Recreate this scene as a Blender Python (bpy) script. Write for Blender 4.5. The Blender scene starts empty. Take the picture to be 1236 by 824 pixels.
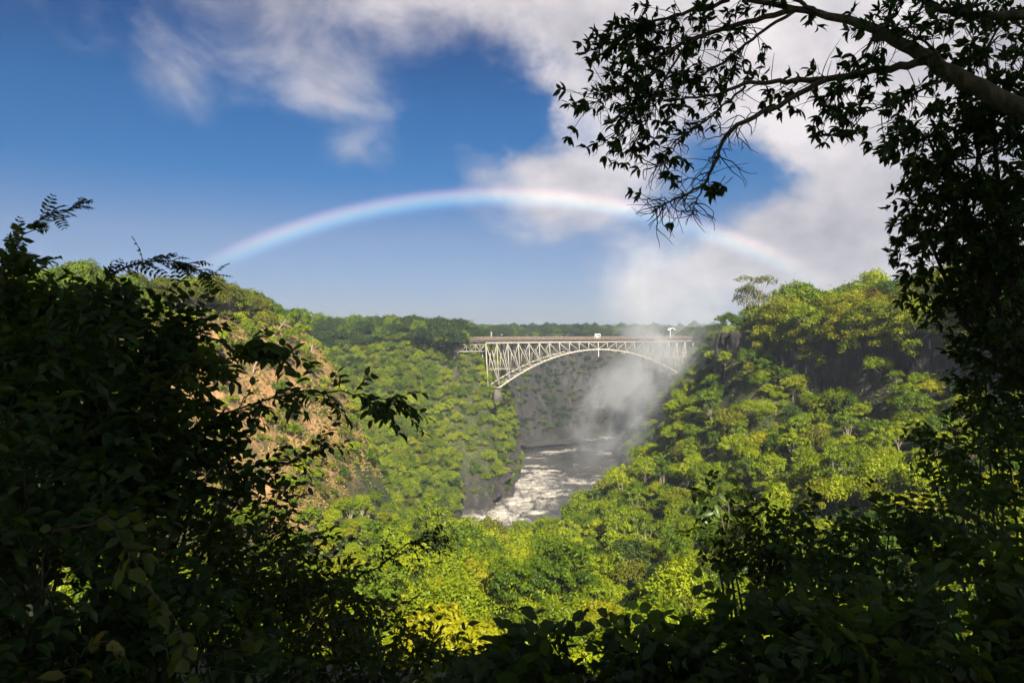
import bpy, math, random
import numpy as np
from mathutils import Vector

R_ = math.radians
SC = bpy.context.scene
COL = SC.collection
rng = np.random.default_rng(7)
random.seed(7)

# ------------------------------------------------------------------ camera
W, H, F, CX, HY = 1236.0, 824.0, 855.0, 618.0, 400.0     # photo pixels, focal length in pixels, horizon row
cam_d = bpy.data.cameras.new('camera')
cam = bpy.data.objects.new('camera', cam_d)
COL.objects.link(cam)
cam.location = (0, 0, 0)
cam.rotation_euler = (R_(90), 0, 0)
cam_d.sensor_width = 36.0
cam_d.lens = 36.0 * F / W
cam_d.shift_y = -(H / 2 - HY) / W
cam_d.clip_start = 0.05
cam_d.clip_end = 40000
SC.camera = cam

# ------------------------------------------------------------------ light
SUN_EL, SUN_AZ = 32.0, 10.0        # behind the camera, a little to the right
SUN_STRENGTH, SKY_STRENGTH, EXPOSURE = 5.0, 0.05, 1.75
sv = Vector((math.sin(R_(SUN_AZ)) * math.cos(R_(SUN_EL)), -math.cos(R_(SUN_AZ)) * math.cos(R_(SUN_EL)), math.sin(R_(SUN_EL))))
sl = bpy.data.lights.new('sun', 'SUN')
sl.energy = SUN_STRENGTH
sl.angle = R_(0.5)
sl.color = (1.0, 0.91, 0.74)
so = bpy.data.objects.new('sun', sl)
COL.objects.link(so)
so.rotation_euler = sv.to_track_quat('Z', 'Y').to_euler()
so.location = (0, -30, 60)

def px(x, y, d):
    """photo pixel at depth d (metres along the view) -> world point"""
    return ((x - CX) / F * d, d, -(y - HY) / F * d)

# world: Nishita sky with clouds laid out by azimuth and elevation
world = bpy.data.worlds.new('World')
SC.world = world
world.use_nodes = True
nt = world.node_tree
for n in list(nt.nodes):
    nt.nodes.remove(n)

def N(tree, typ, **kw):
    n = tree.nodes.new(typ)
    for k, v in kw.items():
        setattr(n, k, v)
    return n

def mth(tree, op, a, b=None, c=None, clamp=False):
    n = tree.nodes.new('ShaderNodeMath')
    n.operation = op
    n.use_clamp = clamp
    for i, v in enumerate((a, b, c)):
        if v is None:
            continue
        if isinstance(v, (int, float)):
            n.inputs[i].default_value = v
        else:
            tree.links.new(v, n.inputs[i])
    return n.outputs[0]

def build_world():
    L = nt.links.new
    tc = N(nt, 'ShaderNodeTexCoord')
    sep = N(nt, 'ShaderNodeSeparateXYZ')
    L(tc.outputs['Generated'], sep.inputs[0])
    x, y, z = sep.outputs
    az = mth(nt, 'ARCTAN2', x, y)
    el = mth(nt, 'ARCSINE', z)
    sky = N(nt, 'ShaderNodeTexSky')
    sky.sky_type = 'NISHITA'
    sky.sun_disc = False
    sky.sun_elevation = R_(SUN_EL)
    sky.sun_rotation = R_(180 - SUN_AZ)
    sky.altitude = 900
    sky.air_density = 1.0
    sky.dust_density = 0.35
    sky.ozone_density = 2.2
    hs = N(nt, 'ShaderNodeHueSaturation')
    hs.inputs['Saturation'].default_value = SKY_SAT
    hs.inputs['Value'].default_value = SKY_VAL
    gm = N(nt, 'ShaderNodeGamma')
    gm.inputs['Gamma'].default_value = SKY_GAMMA
    L(sky.outputs[0], gm.inputs['Color'])
    L(gm.outputs[0], hs.inputs['Color'])
    # the clear air overhead is a deeper blue than near the horizon
    sr = N(nt, 'ShaderNodeValToRGB')
    e = sr.color_ramp.elements
    e[0].position, e[0].color = 0.0, (.38, .42, .64, 1)
    e[1].position, e[1].color = .45, (.012, .22, .50, 1)
    for p_, c_ in SKY_STOPS:
        q_ = e.new(p_); q_.color = c_
    L(mth(nt, 'MAXIMUM', el, 0.0), sr.inputs[0])
    sm = N(nt, 'ShaderNodeMixRGB', blend_type='MULTIPLY')
    sm.inputs[0].default_value = 1
    L(hs.outputs[0], sm.inputs[1])
    L(sr.outputs[0], sm.inputs[2])
    # cloud field
    cmb = N(nt, 'ShaderNodeCombineXYZ')
    L(az, cmb.inputs[0])
    L(mth(nt, 'MULTIPLY', el, 1.35), cmb.inputs[1])
    def noise(scale, detail, rough, off=0.0, dist=0.0):
        mp = N(nt, 'ShaderNodeMapping')
        mp.inputs['Location'].default_value = (off, off * 1.7, off * 0.3)
        L(cmb.outputs[0], mp.inputs[0])
        n = N(nt, 'ShaderNodeTexNoise')
        n.inputs['Scale'].default_value = scale
        n.inputs['Detail'].default_value = detail
        n.inputs['Roughness'].default_value = rough
        n.inputs['Distortion'].default_value = dist
        L(mp.outputs[0], n.inputs['Vector'])
        return n.outputs['Fac']
    n1 = noise(5.5, 8, 0.60, 3.1, 0.5)
    n2 = noise(2.2, 3, 0.5, 9.3)
    n3 = noise(9.0, 6, 0.6, 21.0)
    # warp so that the banks have ragged edges
    wx = mth(nt, 'MULTIPLY_ADD', mth(nt, 'SUBTRACT', noise(5, 5, 0.6, 5.0), 0.5), 0.22, az)
    wy = mth(nt, 'MULTIPLY_ADD', mth(nt, 'SUBTRACT', noise(5, 5, 0.6, 15.0), 0.5), 0.16, el)
    blobs = [
        (520, -20, 210, 40, .75), (690, 20, 110, 60, .8), (830, 40, 170, 90, .8), (1010, 30, 150, 100, .75),
        (1200, 60, 170, 150, .9), (1040, 245, 85, 85, .95), (1150, 260, 120, 120, .8), (960, 165, 70, 40, .35), (1000, 150, 70, 40, .5),
        (275, 75, 75, 42, .26), (400, 110, 46, 32, .32), (428, 190, 50, 18, .62), (150, 20, 120, 32, .26),
        (650, 265, 80, 30, .95), (700, 225, 80, 28, .8), (692, 130, 26, 42, .75), (775, 335, 50, 60, .72),
        (860, 345, 90, 40, .7), (950, 318, 80, 34, .7), (475, 130, 60, 46, .42), (745, 180, 40, 36, .6), (610, 210, 60, 24, .55), (380, 50, 90, 40, .22), (1020, 345, 90, 36, .8),
        (600, 140, 70, 50, -.75), (870, 205, 60, 44, -.6), (800, 290, 50, 24, -.35), (330, 250, 180, 80, -.4), (935, 215, 34, 40, -.55), (700, 320, 60, 30, -.3),
    ]
    tot = None
    for bx, by, rx, ry, w in blobs:
        a0 = math.atan((bx - CX) / F)
        e0 = math.atan((HY - by) / F * math.cos(a0))
        ra = rx / F * math.cos(a0) ** 2 * 1.15
        re = ry / F * math.cos(a0) * 1.15
        da = mth(nt, 'MULTIPLY', mth(nt, 'SUBTRACT', wx, a0), 1 / ra)
        de = mth(nt, 'MULTIPLY', mth(nt, 'SUBTRACT', wy, e0), 1 / re)
        q = mth(nt, 'MULTIPLY_ADD', da, da, mth(nt, 'MULTIPLY', de, de))
        g = mth(nt, 'MULTIPLY', mth(nt, 'EXPONENT', mth(nt, 'MULTIPLY', q, -0.8)), w)
        tot = g if tot is None else mth(nt, 'ADD', tot, g)
    # loose clouds all round the rest of the sky
    away = mth(nt, 'SMOOTH_MIN', 1.0, mth(nt, 'MULTIPLY', mth(nt, 'SUBTRACT', mth(nt, 'ABSOLUTE', az), 0.75), 3.0), 0.1)
    away = mth(nt, 'MAXIMUM', away, 0.0)
    tot = mth(nt, 'ADD', tot, mth(nt, 'MULTIPLY', away, mth(nt, 'MULTIPLY_ADD', n2, 2.2, -0.75)))
    dens = mth(nt, 'ADD', tot, mth(nt, 'MULTIPLY_ADD', n1, 1.9, -1.02))
    mr = N(nt, 'ShaderNodeMapRange', interpolation_type='SMOOTHSTEP')
    mr.inputs['From Min'].default_value = -0.06
    mr.inputs['From Max'].default_value = 1.22
    L(dens, mr.inputs['Value'])
    fac = mth(nt, 'MULTIPLY', mr.outputs[0], 0.93)
    # thicker cloud is greyer underneath
    mr2 = N(nt, 'ShaderNodeMapRange')
    mr2.inputs['From Min'].default_value = 0.40
    mr2.inputs['From Max'].default_value = 0.64
    L(mth(nt, 'MULTIPLY_ADD', n3, 0.55, mth(nt, 'MULTIPLY', n2, 0.5)), mr2.inputs['Value'])
    cr = N(nt, 'ShaderNodeMixRGB')
    cr.inputs[1].default_value = CLOUD_DARK
    cr.inputs[2].default_value = CLOUD_LIGHT
    L(mr2.outputs[0], cr.inputs[0])
    mix = N(nt, 'ShaderNodeMixRGB')
    L(fac, mix.inputs[0])
    L(sm.outputs[0], mix.inputs[1])
    L(cr.outputs[0], mix.inputs[2])
    bg = N(nt, 'ShaderNodeBackground')
    bg.inputs['Strength'].default_value = SKY_STRENGTH
    L(mix.outputs[0], bg.inputs['Color'])
    out = N(nt, 'ShaderNodeOutputWorld')
    L(bg.outputs[0], out.inputs['Surface'])

CLOUD_DARK = (2.9, 2.8, 3.1, 1)
CLOUD_LIGHT = (5.8, 5.4, 5.4, 1)
SKY_STOPS = [(.05, (.40, .43, .64, 1)), (.13, (.46, .48, .61, 1)), (.21, (.13, .42, .66, 1)), (.30, (.085, .42, .69, 1))]
SKY_SAT, SKY_VAL, SKY_GAMMA = 1.0, .56, 1.1
build_world()
world.cycles.sampling_method = 'MANUAL'
world.cycles.sample_map_resolution = 512

SC.view_settings.view_transform = 'Standard'
SC.view_settings.look = 'None'
SC.view_settings.exposure = EXPOSURE
SC.view_settings.gamma = 1.0
SC.view_settings.use_curve_mapping = False
SC.render.engine = 'CYCLES'
cy = SC.cycles
cy.use_denoising = True
cy.max_bounces = 5
cy.diffuse_bounces = 3
cy.glossy_bounces = 2
cy.transmission_bounces = 4
cy.transparent_max_bounces = 8
cy.volume_bounces = 0
cy.caustics_reflective = False
cy.caustics_refractive = False
cy.sample_clamp_indirect = 5
cy.use_adaptive_sampling = True
cy.adaptive_threshold = 0.02
cy.volume_max_steps = 96
SC.render.film_transparent = False

# ------------------------------------------------------------------ helpers
def noise2(x, y, seed=0):
    xi, yi = np.floor(x).astype(np.int64), np.floor(y).astype(np.int64)
    xf, yf = x - xi, y - yi
    u, v = xf * xf * (3 - 2 * xf), yf * yf * (3 - 2 * yf)
    def h(a, b):
        n = (a * 374761393 + b * 668265263 + seed * 1442695041) & 0x7fffffff
        n = ((n ^ (n >> 13)) * 1274126177) & 0x7fffffff
        return ((n ^ (n >> 16)) & 0xffff) / 65535.0
    return (h(xi, yi) * (1 - u) + h(xi + 1, yi) * u) * (1 - v) + (h(xi, yi + 1) * (1 - u) + h(xi + 1, yi + 1) * u) * v

def fbm(x, y, octv=4, seed=0):
    s, a, t = 0.0, 0.5, 0.0
    for o in range(octv):
        s = s + a * noise2(x * 2 ** o, y * 2 ** o, seed + o * 17)
        t += a
        a *= 0.5
    return s / t - 0.5

def sstep(a, b, x):
    t = np.clip((x - a) / (b - a), 0, 1)
    return t * t * (3 - 2 * t)

class MB:
    """collects shapes for ONE mesh object"""
    def __init__(self):
        self.v, self.f, self.n, self.attr = [], [], 0, []
    def add(self, verts, faces, tint=None):
        verts = np.asarray(verts, float).reshape(-1, 3)
        self.v.append(verts)
        for arr in faces if isinstance(faces, list) and faces and isinstance(faces[0], np.ndarray) else [np.asarray(faces)]:
            self.f.append(arr + self.n)
        self.attr.append(np.full(len(verts), 0.5) if tint is None else np.broadcast_to(np.asarray(tint, float), (len(verts),)))
        self.n += len(verts)
    def box(self, c, s, rz=0.0):
        c, s = np.array(c, float), np.array(s, float) / 2
        v = np.array([(sx, sy, sz) for sx in (-1, 1) for sy in (-1, 1) for sz in (-1, 1)], float) * s
        cz, sn = math.cos(rz), math.sin(rz)
        v = np.stack([v[:, 0] * cz - v[:, 1] * sn, v[:, 0] * sn + v[:, 1] * cz, v[:, 2]], 1) + c
        self.add(v, np.array([(0, 1, 3, 2), (4, 6, 7, 5), (0, 4, 5, 1), (2, 3, 7, 6), (0, 2, 6, 4), (1, 5, 7, 3)]))
    def bar(self, a, b, w, h=None):
        """square section bar from a to b"""
        h = w if h is None else h
        a, b = np.array(a, float), np.array(b, float)
        d = b - a
        d /= np.linalg.norm(d) + 1e-9
        up = np.array((0, 0, 1.0)) if abs(d[2]) < 0.95 else np.array((0, 1.0, 0))
        s = np.cross(d, up); s /= np.linalg.norm(s)
        u = np.cross(s, d)
        v = [p + s * i * w / 2 + u * j * h / 2 for p in (a, b) for i, j in ((-1, -1), (1, -1), (1, 1), (-1, 1))]
        self.add(v, np.array([(0, 3, 2, 1), (4, 5, 6, 7), (0, 1, 5, 4), (1, 2, 6, 5), (2, 3, 7, 6), (3, 0, 4, 7)]))
    def tube(self, pts, rad, k=6):
        pts = np.asarray(pts, float)
        n = len(pts)
        rad = np.broadcast_to(np.asarray(rad, float), (n,))
        t = np.gradient(pts, axis=0)
        t /= np.linalg.norm(t, axis=1)[:, None] + 1e-9
        ref = np.array((0.31, 0.2, 0.93))
        s = np.cross(t, ref); s /= np.linalg.norm(s, axis=1)[:, None] + 1e-9
        u = np.cross(t, s)
        a = np.arange(k) * 2 * math.pi / k
        v = pts[:, None] + rad[:, None, None] * (np.cos(a)[None, :, None] * s[:, None] + np.sin(a)[None, :, None] * u[:, None])
        i, j = np.meshgrid(np.arange(n - 1), np.arange(k), indexing='ij')
        f = np.stack([i * k + j, i * k + (j + 1) % k, (i + 1) * k + (j + 1) % k, (i + 1) * k + j], -1).reshape(-1, 4)
        self.add(v.reshape(-1, 3), f)
    def mesh(self, name, smooth=False):
        me = bpy.data.meshes.new(name)
        v = np.concatenate(self.v)
        me.vertices.add(len(v))
        me.vertices.foreach_set('co', v.astype(np.float32).ravel())
        loops = np.concatenate([f.ravel() for f in self.f])
        sizes = np.concatenate([np.full(len(f), f.shape[1]) for f in self.f])
        starts = np.concatenate([[0], np.cumsum(sizes)[:-1]])
        me.loops.add(len(loops))
        me.loops.foreach_set('vertex_index', loops.astype(np.int32))
        me.polygons.add(len(sizes))
        me.polygons.foreach_set('loop_start', starts.astype(np.int32))
        me.polygons.foreach_set('loop_total', sizes.astype(np.int32))
        if smooth:
            me.polygons.foreach_set('use_smooth', np.ones(len(sizes), bool))
        at = me.attributes.new('tint', 'FLOAT', 'POINT')
        at.data.foreach_set('value', np.concatenate(self.attr).astype(np.float32))
        me.update(calc_edges=True)
        return me
    def build(self, name, mat, parent=None, smooth=False):
        return obj(name, self.mesh(name, smooth), mat, parent)

def obj(name, me, mat=None, parent=None):
    o = bpy.data.objects.new(name, me)
    COL.objects.link(o)
    if mat is not None and len(me.materials) == 0:
        me.materials.append(mat)
    if parent is not None:
        o.parent = parent
    return o

def tag(o, label, cat, group=None, kind=None):
    o['label'] = label
    o['category'] = cat
    if group:
        o['group'] = group
    if kind:
        o['kind'] = kind
    return o

def empty(name, loc, label, cat, group=None, rz=0.0):
    o = bpy.data.objects.new(name, None)
    COL.objects.link(o)
    o.location = loc
    o.rotation_euler = (0, 0, rz)
    o.empty_display_size = 0.2
    return tag(o, label, cat, group)

def copy_thing(src, loc, rz, scale, label=None, group=None):
    r = src.copy()
    COL.objects.link(r)
    r.location, r.rotation_euler, r.scale = loc, (0, 0, rz), scale
    if label:
        r['label'] = label
    if group:
        r['group'] = group
    for ch in src.children:
        c = ch.copy()
        COL.objects.link(c)
        c.parent = r
    return r

# ------------------------------------------------------------------ materials
def new_mat(name):
    m = bpy.data.materials.new(name)
    m.use_nodes = True
    t = m.node_tree
    for n in list(t.nodes):
        t.nodes.remove(n)
    out = N(t, 'ShaderNodeOutputMaterial')
    return m, t, out

def ramp(t, fac, stops):
    r = N(t, 'ShaderNodeValToRGB')
    e = r.color_ramp.elements
    e[0].position, e[0].color = stops[0][0], (*stops[0][1], 1)
    e[1].position, e[1].color = stops[-1][0], (*stops[-1][1], 1)
    for p, c in stops[1:-1]:
        q = e.new(p)
        q.color = (*c, 1)
    t.links.new(fac, r.inputs[0])
    return r.outputs[0]

def tex_noise(t, scale, detail=4, rough=0.55, coord='Object', vscale=None, dist=0.0):
    if coord == 'Position':
        v = N(t, 'ShaderNodeNewGeometry').outputs['Position']
    else:
        v = N(t, 'ShaderNodeTexCoord').outputs[coord]
    if vscale is not None:
        mp = N(t, 'ShaderNodeMapping')
        mp.inputs['Scale'].default_value = vscale
        t.links.new(v, mp.inputs[0])
        v = mp.outputs[0]
    n = N(t, 'ShaderNodeTexNoise')
    n.inputs['Scale'].default_value = scale
    n.inputs['Detail'].default_value = detail
    n.inputs['Roughness'].default_value = rough
    n.inputs['Distortion'].default_value = dist
    t.links.new(v, n.inputs['Vector'])
    return n.outputs['Fac']

def foliage_mat(name, dark, mid, light, transl=0.35, gloss=0.06, rough=0.45, world_scale=0.05, wr=0.45, wn=0.35, wt=0.45):
    m, t, out = new_mat(name)
    oi = N(t, 'ShaderNodeObjectInfo')
    at = N(t, 'ShaderNodeAttribute', attribute_name='tint')
    nz = tex_noise(t, world_scale, 3, 0.55, 'Position')
    f = mth(t, 'MULTIPLY_ADD', oi.outputs['Random'], wr, mth(t, 'MULTIPLY', nz, wn))
    f = mth(t, 'MULTIPLY_ADD', at.outputs['Fac'], wt, f)
    f = mth(t, 'SUBTRACT', f, (wr + wn + wt) / 2 - 0.5, clamp=True)
    c = ramp(t, f, [(0.12, dark), (0.5, mid), (0.88, light)])
    d = N(t, 'ShaderNodeBsdfDiffuse')
    t.links.new(c, d.inputs['Color'])
    tr = N(t, 'ShaderNodeBsdfTranslucent')
    wm = N(t, 'ShaderNodeMixRGB', blend_type='MULTIPLY')
    wm.inputs[0].default_value = 1
    wm.inputs[2].default_value = (1.25, 1.15, 0.5, 1)
    t.links.new(c, wm.inputs[1])
    t.links.new(wm.outputs[0], tr.inputs['Color'])
    mx = N(t, 'ShaderNodeMixShader')
    mx.inputs[0].default_value = transl
    t.links.new(d.outputs[0], mx.inputs[1])
    t.links.new(tr.outputs[0], mx.inputs[2])
    g = N(t, 'ShaderNodeBsdfGlossy')
    g.inputs['Roughness'].default_value = rough
    g.inputs['Color'].default_value = (0.8, 0.85, 0.8, 1)
    mx2 = N(t, 'ShaderNodeMixShader')
    mx2.inputs[0].default_value = gloss
    t.links.new(mx.outputs[0], mx2.inputs[1])
    t.links.new(g.outputs[0], mx2.inputs[2])
    t.links.new(mx2.outputs[0], out.inputs['Surface'])
    return m

def plain_mat(name, stops, scale=2.0, rough=0.8, vscale=None, bump=0.0, metal=0.0, coord='Object'):
    m, t, out = new_mat(name)
    p = N(t, 'ShaderNodeBsdfPrincipled')
    p.inputs['Roughness'].default_value = rough
    p.inputs['Metallic'].default_value = metal
    nz = tex_noise(t, scale, 5, 0.6, coord, vscale)
    t.links.new(ramp(t, nz, stops), p.inputs['Base Color'])
    if bump:
        b = N(t, 'ShaderNodeBump')
        b.inputs['Strength'].default_value = bump
        t.links.new(nz, b.inputs['Height'])
        t.links.new(b.outputs[0], p.inputs['Normal'])
    t.links.new(p.outputs[0], out.inputs['Surface'])
    return m

M = {}
M['lime'] = foliage_mat('lime_leaves', (.068, .108, .003), (.158, .212, .004), (.265, .300, .006), gloss=.01)
M['olive'] = foliage_mat('olive_leaves', (.050, .064, .006), (.110, .122, .008), (.175, .180, .014), gloss=.01)
M['green'] = foliage_mat('green_leaves', (.024, .055, .004), (.070, .120, .005), (.150, .200, .006), gloss=.01)
M['deep'] = foliage_mat('deep_green_leaves', (.012, .028, .007), (.026, .050, .010), (.052, .080, .012), gloss=.01)
M['far'] = foliage_mat('distant_leaves', (.010, .022, .010), (.018, .034, .014), (.030, .050, .018), gloss=.01)
M['gold'] = foliage_mat('golden_leaves', (.095, .118, .004), (.180, .200, .005), (.270, .255, .008), gloss=.01)
M['rust'] = foliage_mat('russet_leaves', (.075, .066, .009), (.125, .105, .010), (.180, .145, .014), gloss=.01)
M['pale'] = foliage_mat('pale_leaves', (.07, .08, .03), (.11, .12, .045), (.15, .155, .06), gloss=.015)
M['dry'] = foliage_mat('dry_grass', (.17, .13, .045), (.27, .20, .075), (.36, .27, .10), transl=.2, gloss=0)
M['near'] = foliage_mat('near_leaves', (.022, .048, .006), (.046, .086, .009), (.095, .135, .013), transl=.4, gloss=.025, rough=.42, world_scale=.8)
M['near_light'] = foliage_mat('near_sun_painted_leaves', (.045, .070, .007), (.085, .115, .010), (.14, .155, .014), transl=.4, gloss=.02, world_scale=.8)  # leaf colour raised to imitate sunlight on leaves standing in the shade
M['yellow_leaf'] = foliage_mat('yellowing_leaves', (.16, .15, .012), (.24, .19, .015), (.32, .22, .02), transl=.35, gloss=.05, world_scale=2)
M['bark'] = plain_mat('bark', [(.3, (.055, .042, .030)), (.7, (.14, .112, .082))], 6, .9, (1, 1, .25), .4)
M['bark_pale'] = plain_mat('pale_bark', [(.3, (.16, .135, .10)), (.7, (.30, .26, .20))], 4, .9, (1, 1, .3), .3)
M['bark_near'] = plain_mat('near_bark', [(.32, (.030, .024, .011)), (.5, (.068, .055, .024)), (.68, (.13, .11, .045))], 22, .85, (1, 1, .35), .5)
M['steel'] = plain_mat('silver_paint', [(.3, (.22, .20, .17)), (.55, (.30, .275, .235)), (.8, (.34, .315, .275))], .25, .55)
M['girder'] = plain_mat('rusty_girder', [(.3, (.075, .058, .050)), (.7, (.145, .105, .085))], .3, .8)
M['deck'] = plain_mat('deck', [(.3, (.15, .135, .125)), (.7, (.22, .20, .185))], .4, .9)
M['rail'] = plain_mat('red_brown_rail', [(.3, (.15, .095, .075)), (.7, (.23, .155, .125))], .4, .8)
M['white'] = plain_mat('white_paint', [(.3, (.70, .70, .68)), (.7, (.82, .81, .79))], 1, .6)
M['concrete'] = plain_mat('concrete', [(.3, (.045, .042, .034)), (.7, (.095, .085, .07))], .5, .9)
M['glass'] = plain_mat('dark_window', [(.3, (.03, .035, .04)), (.7, (.05, .055, .06))], 1, .1)
M['tin'] = plain_mat('tin_roof', [(.3, (.45, .46, .47)), (.7, (.62, .63, .64))], 1, .4)

# ------------------------------------------------------------------ terrain
SECT = {
    -4000: [(-300, -1.8), (300, -1.8)],
    2: [(-300, -1.8), (300, -1.8)],
    9: [(-300, -1.5), (-30, -2), (0, -4.2), (30, -3), (300, -1.5)],
    25: [(-300, -1), (-45, -3), (-18, -10), (0, -15), (20, -14), (50, -7), (90, -2), (300, -1)],
    60: [(-300, 2), (-85, 2), (-60, -14), (-30, -31), (5, -36), (35, -32), (60, -23), (90, -14), (120, -2), (300, 2)],
    100: [(-300, 4), (-110, 2), (-95, -8), (-75, -30), (-50, -42), (-15, -51), (12, -52), (45, -42), (62, -32), (85, -24), (106, -19), (114, -2), (300, 2)],
    150: [(-300, 5), (-105, 5), (-90, 0), (-75, -16), (-60, -31), (-45, -46), (-10, -60), (10, -60), (32, -55), (50, -44), (67, -33), (92, -22), (98, -18), (102, -1), (300, 2)],
    190: [(-300, 8), (-92, 8), (-78, 3), (-70, -5), (-60, -19), (-47, -36), (-43, -46), (-30, -60), (0, -67), (25, -64), (45, -49), (66, -32), (82, -23), (86, -19), (90, 0), (300, 2)],
    240: [(-300, 7), (-90, 6), (-74, 1), (-66, -6), (-58, -18), (-50, -36), (-38, -64), (-20, -78), (5, -72), (30, -66), (46, -49), (56, -33), (67, -20), (72, -1), (300, 2)],
    265: [(-300, 5), (-90, 3), (-76, -4), (-66, -22), (-54, -52), (-42, -72), (-20, -84), (5, -75), (34, -68), (50, -49), (58, -31), (72, -22), (80, -5), (88, 0), (300, 1)],
    290: [(-300, 2), (-120, 0), (-90, -20), (-70, -52), (-55, -70), (-40, -82), (-20, -94), (5, -92), (35, -86), (60, -55), (85, -20), (96, -3), (300, 0)],
    320: [(-300, -3), (-170, -5), (-140, -22), (-110, -45), (-80, -67), (-56, -88), (-46, -102), (-38, -110), (40, -110), (65, -90), (90, -40), (108, -5), (300, -4)],
    374: [(-300, -4), (-190, -6), (-160, -20), (-120, -45), (-80, -62), (-62, -74), (-52, -93), (-43, -110), (60, -110), (85, -85), (108, -45), (125, -5), (300, -5)],
    425: [(-300, -4), (-200, -5), (-160, -10), (-130, -30), (-100, -40), (-60, -47), (-46, -60), (-33, -86), (-27, -110), (72, -110), (98, -75), (122, -30), (135, -6), (300, -5)],
    447: [(-300, -4), (-60, -4), (-35, -5), (-24, -18), (-15, -38), (-12, -75), (-10, -110), (74, -110), (98, -75), (122, -33), (138, -6), (300, -5)],
    500: [(-300, -4), (-30, -5), (-16, -20), (-6, -40), (0, -80), (3, -110), (77, -110), (100, -78), (122, -36), (140, -7), (300, -5)],
    535: [(-300, -4), (-30, -5), (-10, -28), (2, -70), (7, -110), (79, -110), (102, -78), (124, -36), (142, -7), (300, -5)],
    620: [(-300, -5), (-45, -5), (-20, -22), (-2, -85), (5, -110), (86, -110), (112, -70), (135, -9), (300, -5)],
    690: [(-300, -5), (-5, -6), (6, -45), (18, -98), (30, -110), (125, -110), (150, -70), (170, -9), (300, -5)],
    745: [(-300, -5), (0, -5), (25, -20), (45, -80), (58, -100), (68, -110), (240, -110), (270, -60), (300, -8)],
    790: [(-300, -5), (60, -5), (130, -10), (155, -60), (170, -110), (300, -110), (330, -30), (360, -8)],
    830: [(-300, -5), (300, -5), (400, -5)],
    30000: [(-300, -5), (300, -5)],
}
SY = np.array(sorted(SECT))
def ground_z(x, y, rough=True):
    x, y = np.asarray(x, float), np.asarray(y, float)
    xs, ys = np.broadcast_arrays(x, y)
    xs, ys = xs.astype(float), ys.astype(float)
    wob = 5.0 * fbm(xs / 23, ys / 23, 2, 3) * sstep(60, 110, ys) * (1 - sstep(300, 340, ys) * .5)
    bz = sstep(575, 640, ys) * (1 - sstep(860, 1000, ys))
    wob = wob + bz * 22 * fbm(xs / 46 + ys / 70, ys / 60, 4, 131)
    ys = ys + bz * 34 * fbm(xs / 30, ys / 90, 4, 137)
    prof = np.stack([np.interp(xs + wob, [p[0] for p in SECT[k]], [p[1] for p in SECT[k]]) for k in SY])
    k = np.clip(np.searchsorted(SY, ys, side='right') - 1, 0, len(SY) - 2)
    t = np.clip((ys - SY[k]) / (SY[k + 1] - SY[k]), 0, 1)
    a = np.take_along_axis(prof, k[None], 0)[0]
    b = np.take_along_axis(prof, (k + 1)[None], 0)[0]
    z = a * (1 - t) + b * t
    if rough:
        far = sstep(60, 120, ys)
        z = z + far * (3.2 * fbm(xs / 14, ys / 14, 4, 11) + 1.0 * fbm(xs / 4, ys / 4, 3, 19)) * sstep(-112, -85, z)
        z = z + 0.25 * fbm(xs / 2, ys / 2, 3, 5) * (1 - far)
        dist = np.hypot(xs, ys)
        z = z + sstep(1300, 4500, dist) * (14 + 46 * fbm(xs / 1400, ys / 1400, 3, 8))
    return z

def axis(lo, hi, step, far, grow):
    a = list(np.arange(lo, hi + .01, step))
    s = step
    while a[-1] < far:
        s *= grow
        a.append(a[-1] + s)
    s = step
    while a[0] > -far:
        s *= grow
        a.insert(0, a[0] - s)
    return np.array(a)

def grid_mb(xa, ya, zf):
    X, Y = np.meshgrid(xa, ya)
    Z = zf(X, Y)
    mb = MB()
    nx, ny = len(xa), len(ya)
    i, j = np.meshgrid(np.arange(ny - 1), np.arange(nx - 1), indexing='ij')
    f = np.stack([i * nx + j, i * nx + j + 1, (i + 1) * nx + j + 1, (i + 1) * nx + j], -1).reshape(-1, 4)
    mb.add(np.stack([X, Y, Z], -1).reshape(-1, 3), f)
    return mb, X, Y, Z

def soil_mask(x, y):
    """bare brown earth on the hill left of the gorge"""
    z = ground_z(x, y)
    m = sstep(-92, -78, x) * (1 - sstep(-50, -42, x)) * sstep(135, 160, y) * (1 - sstep(238, 262, y))
    return m * sstep(-62, -50, z) * (1 - sstep(1, 7, z))

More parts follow.
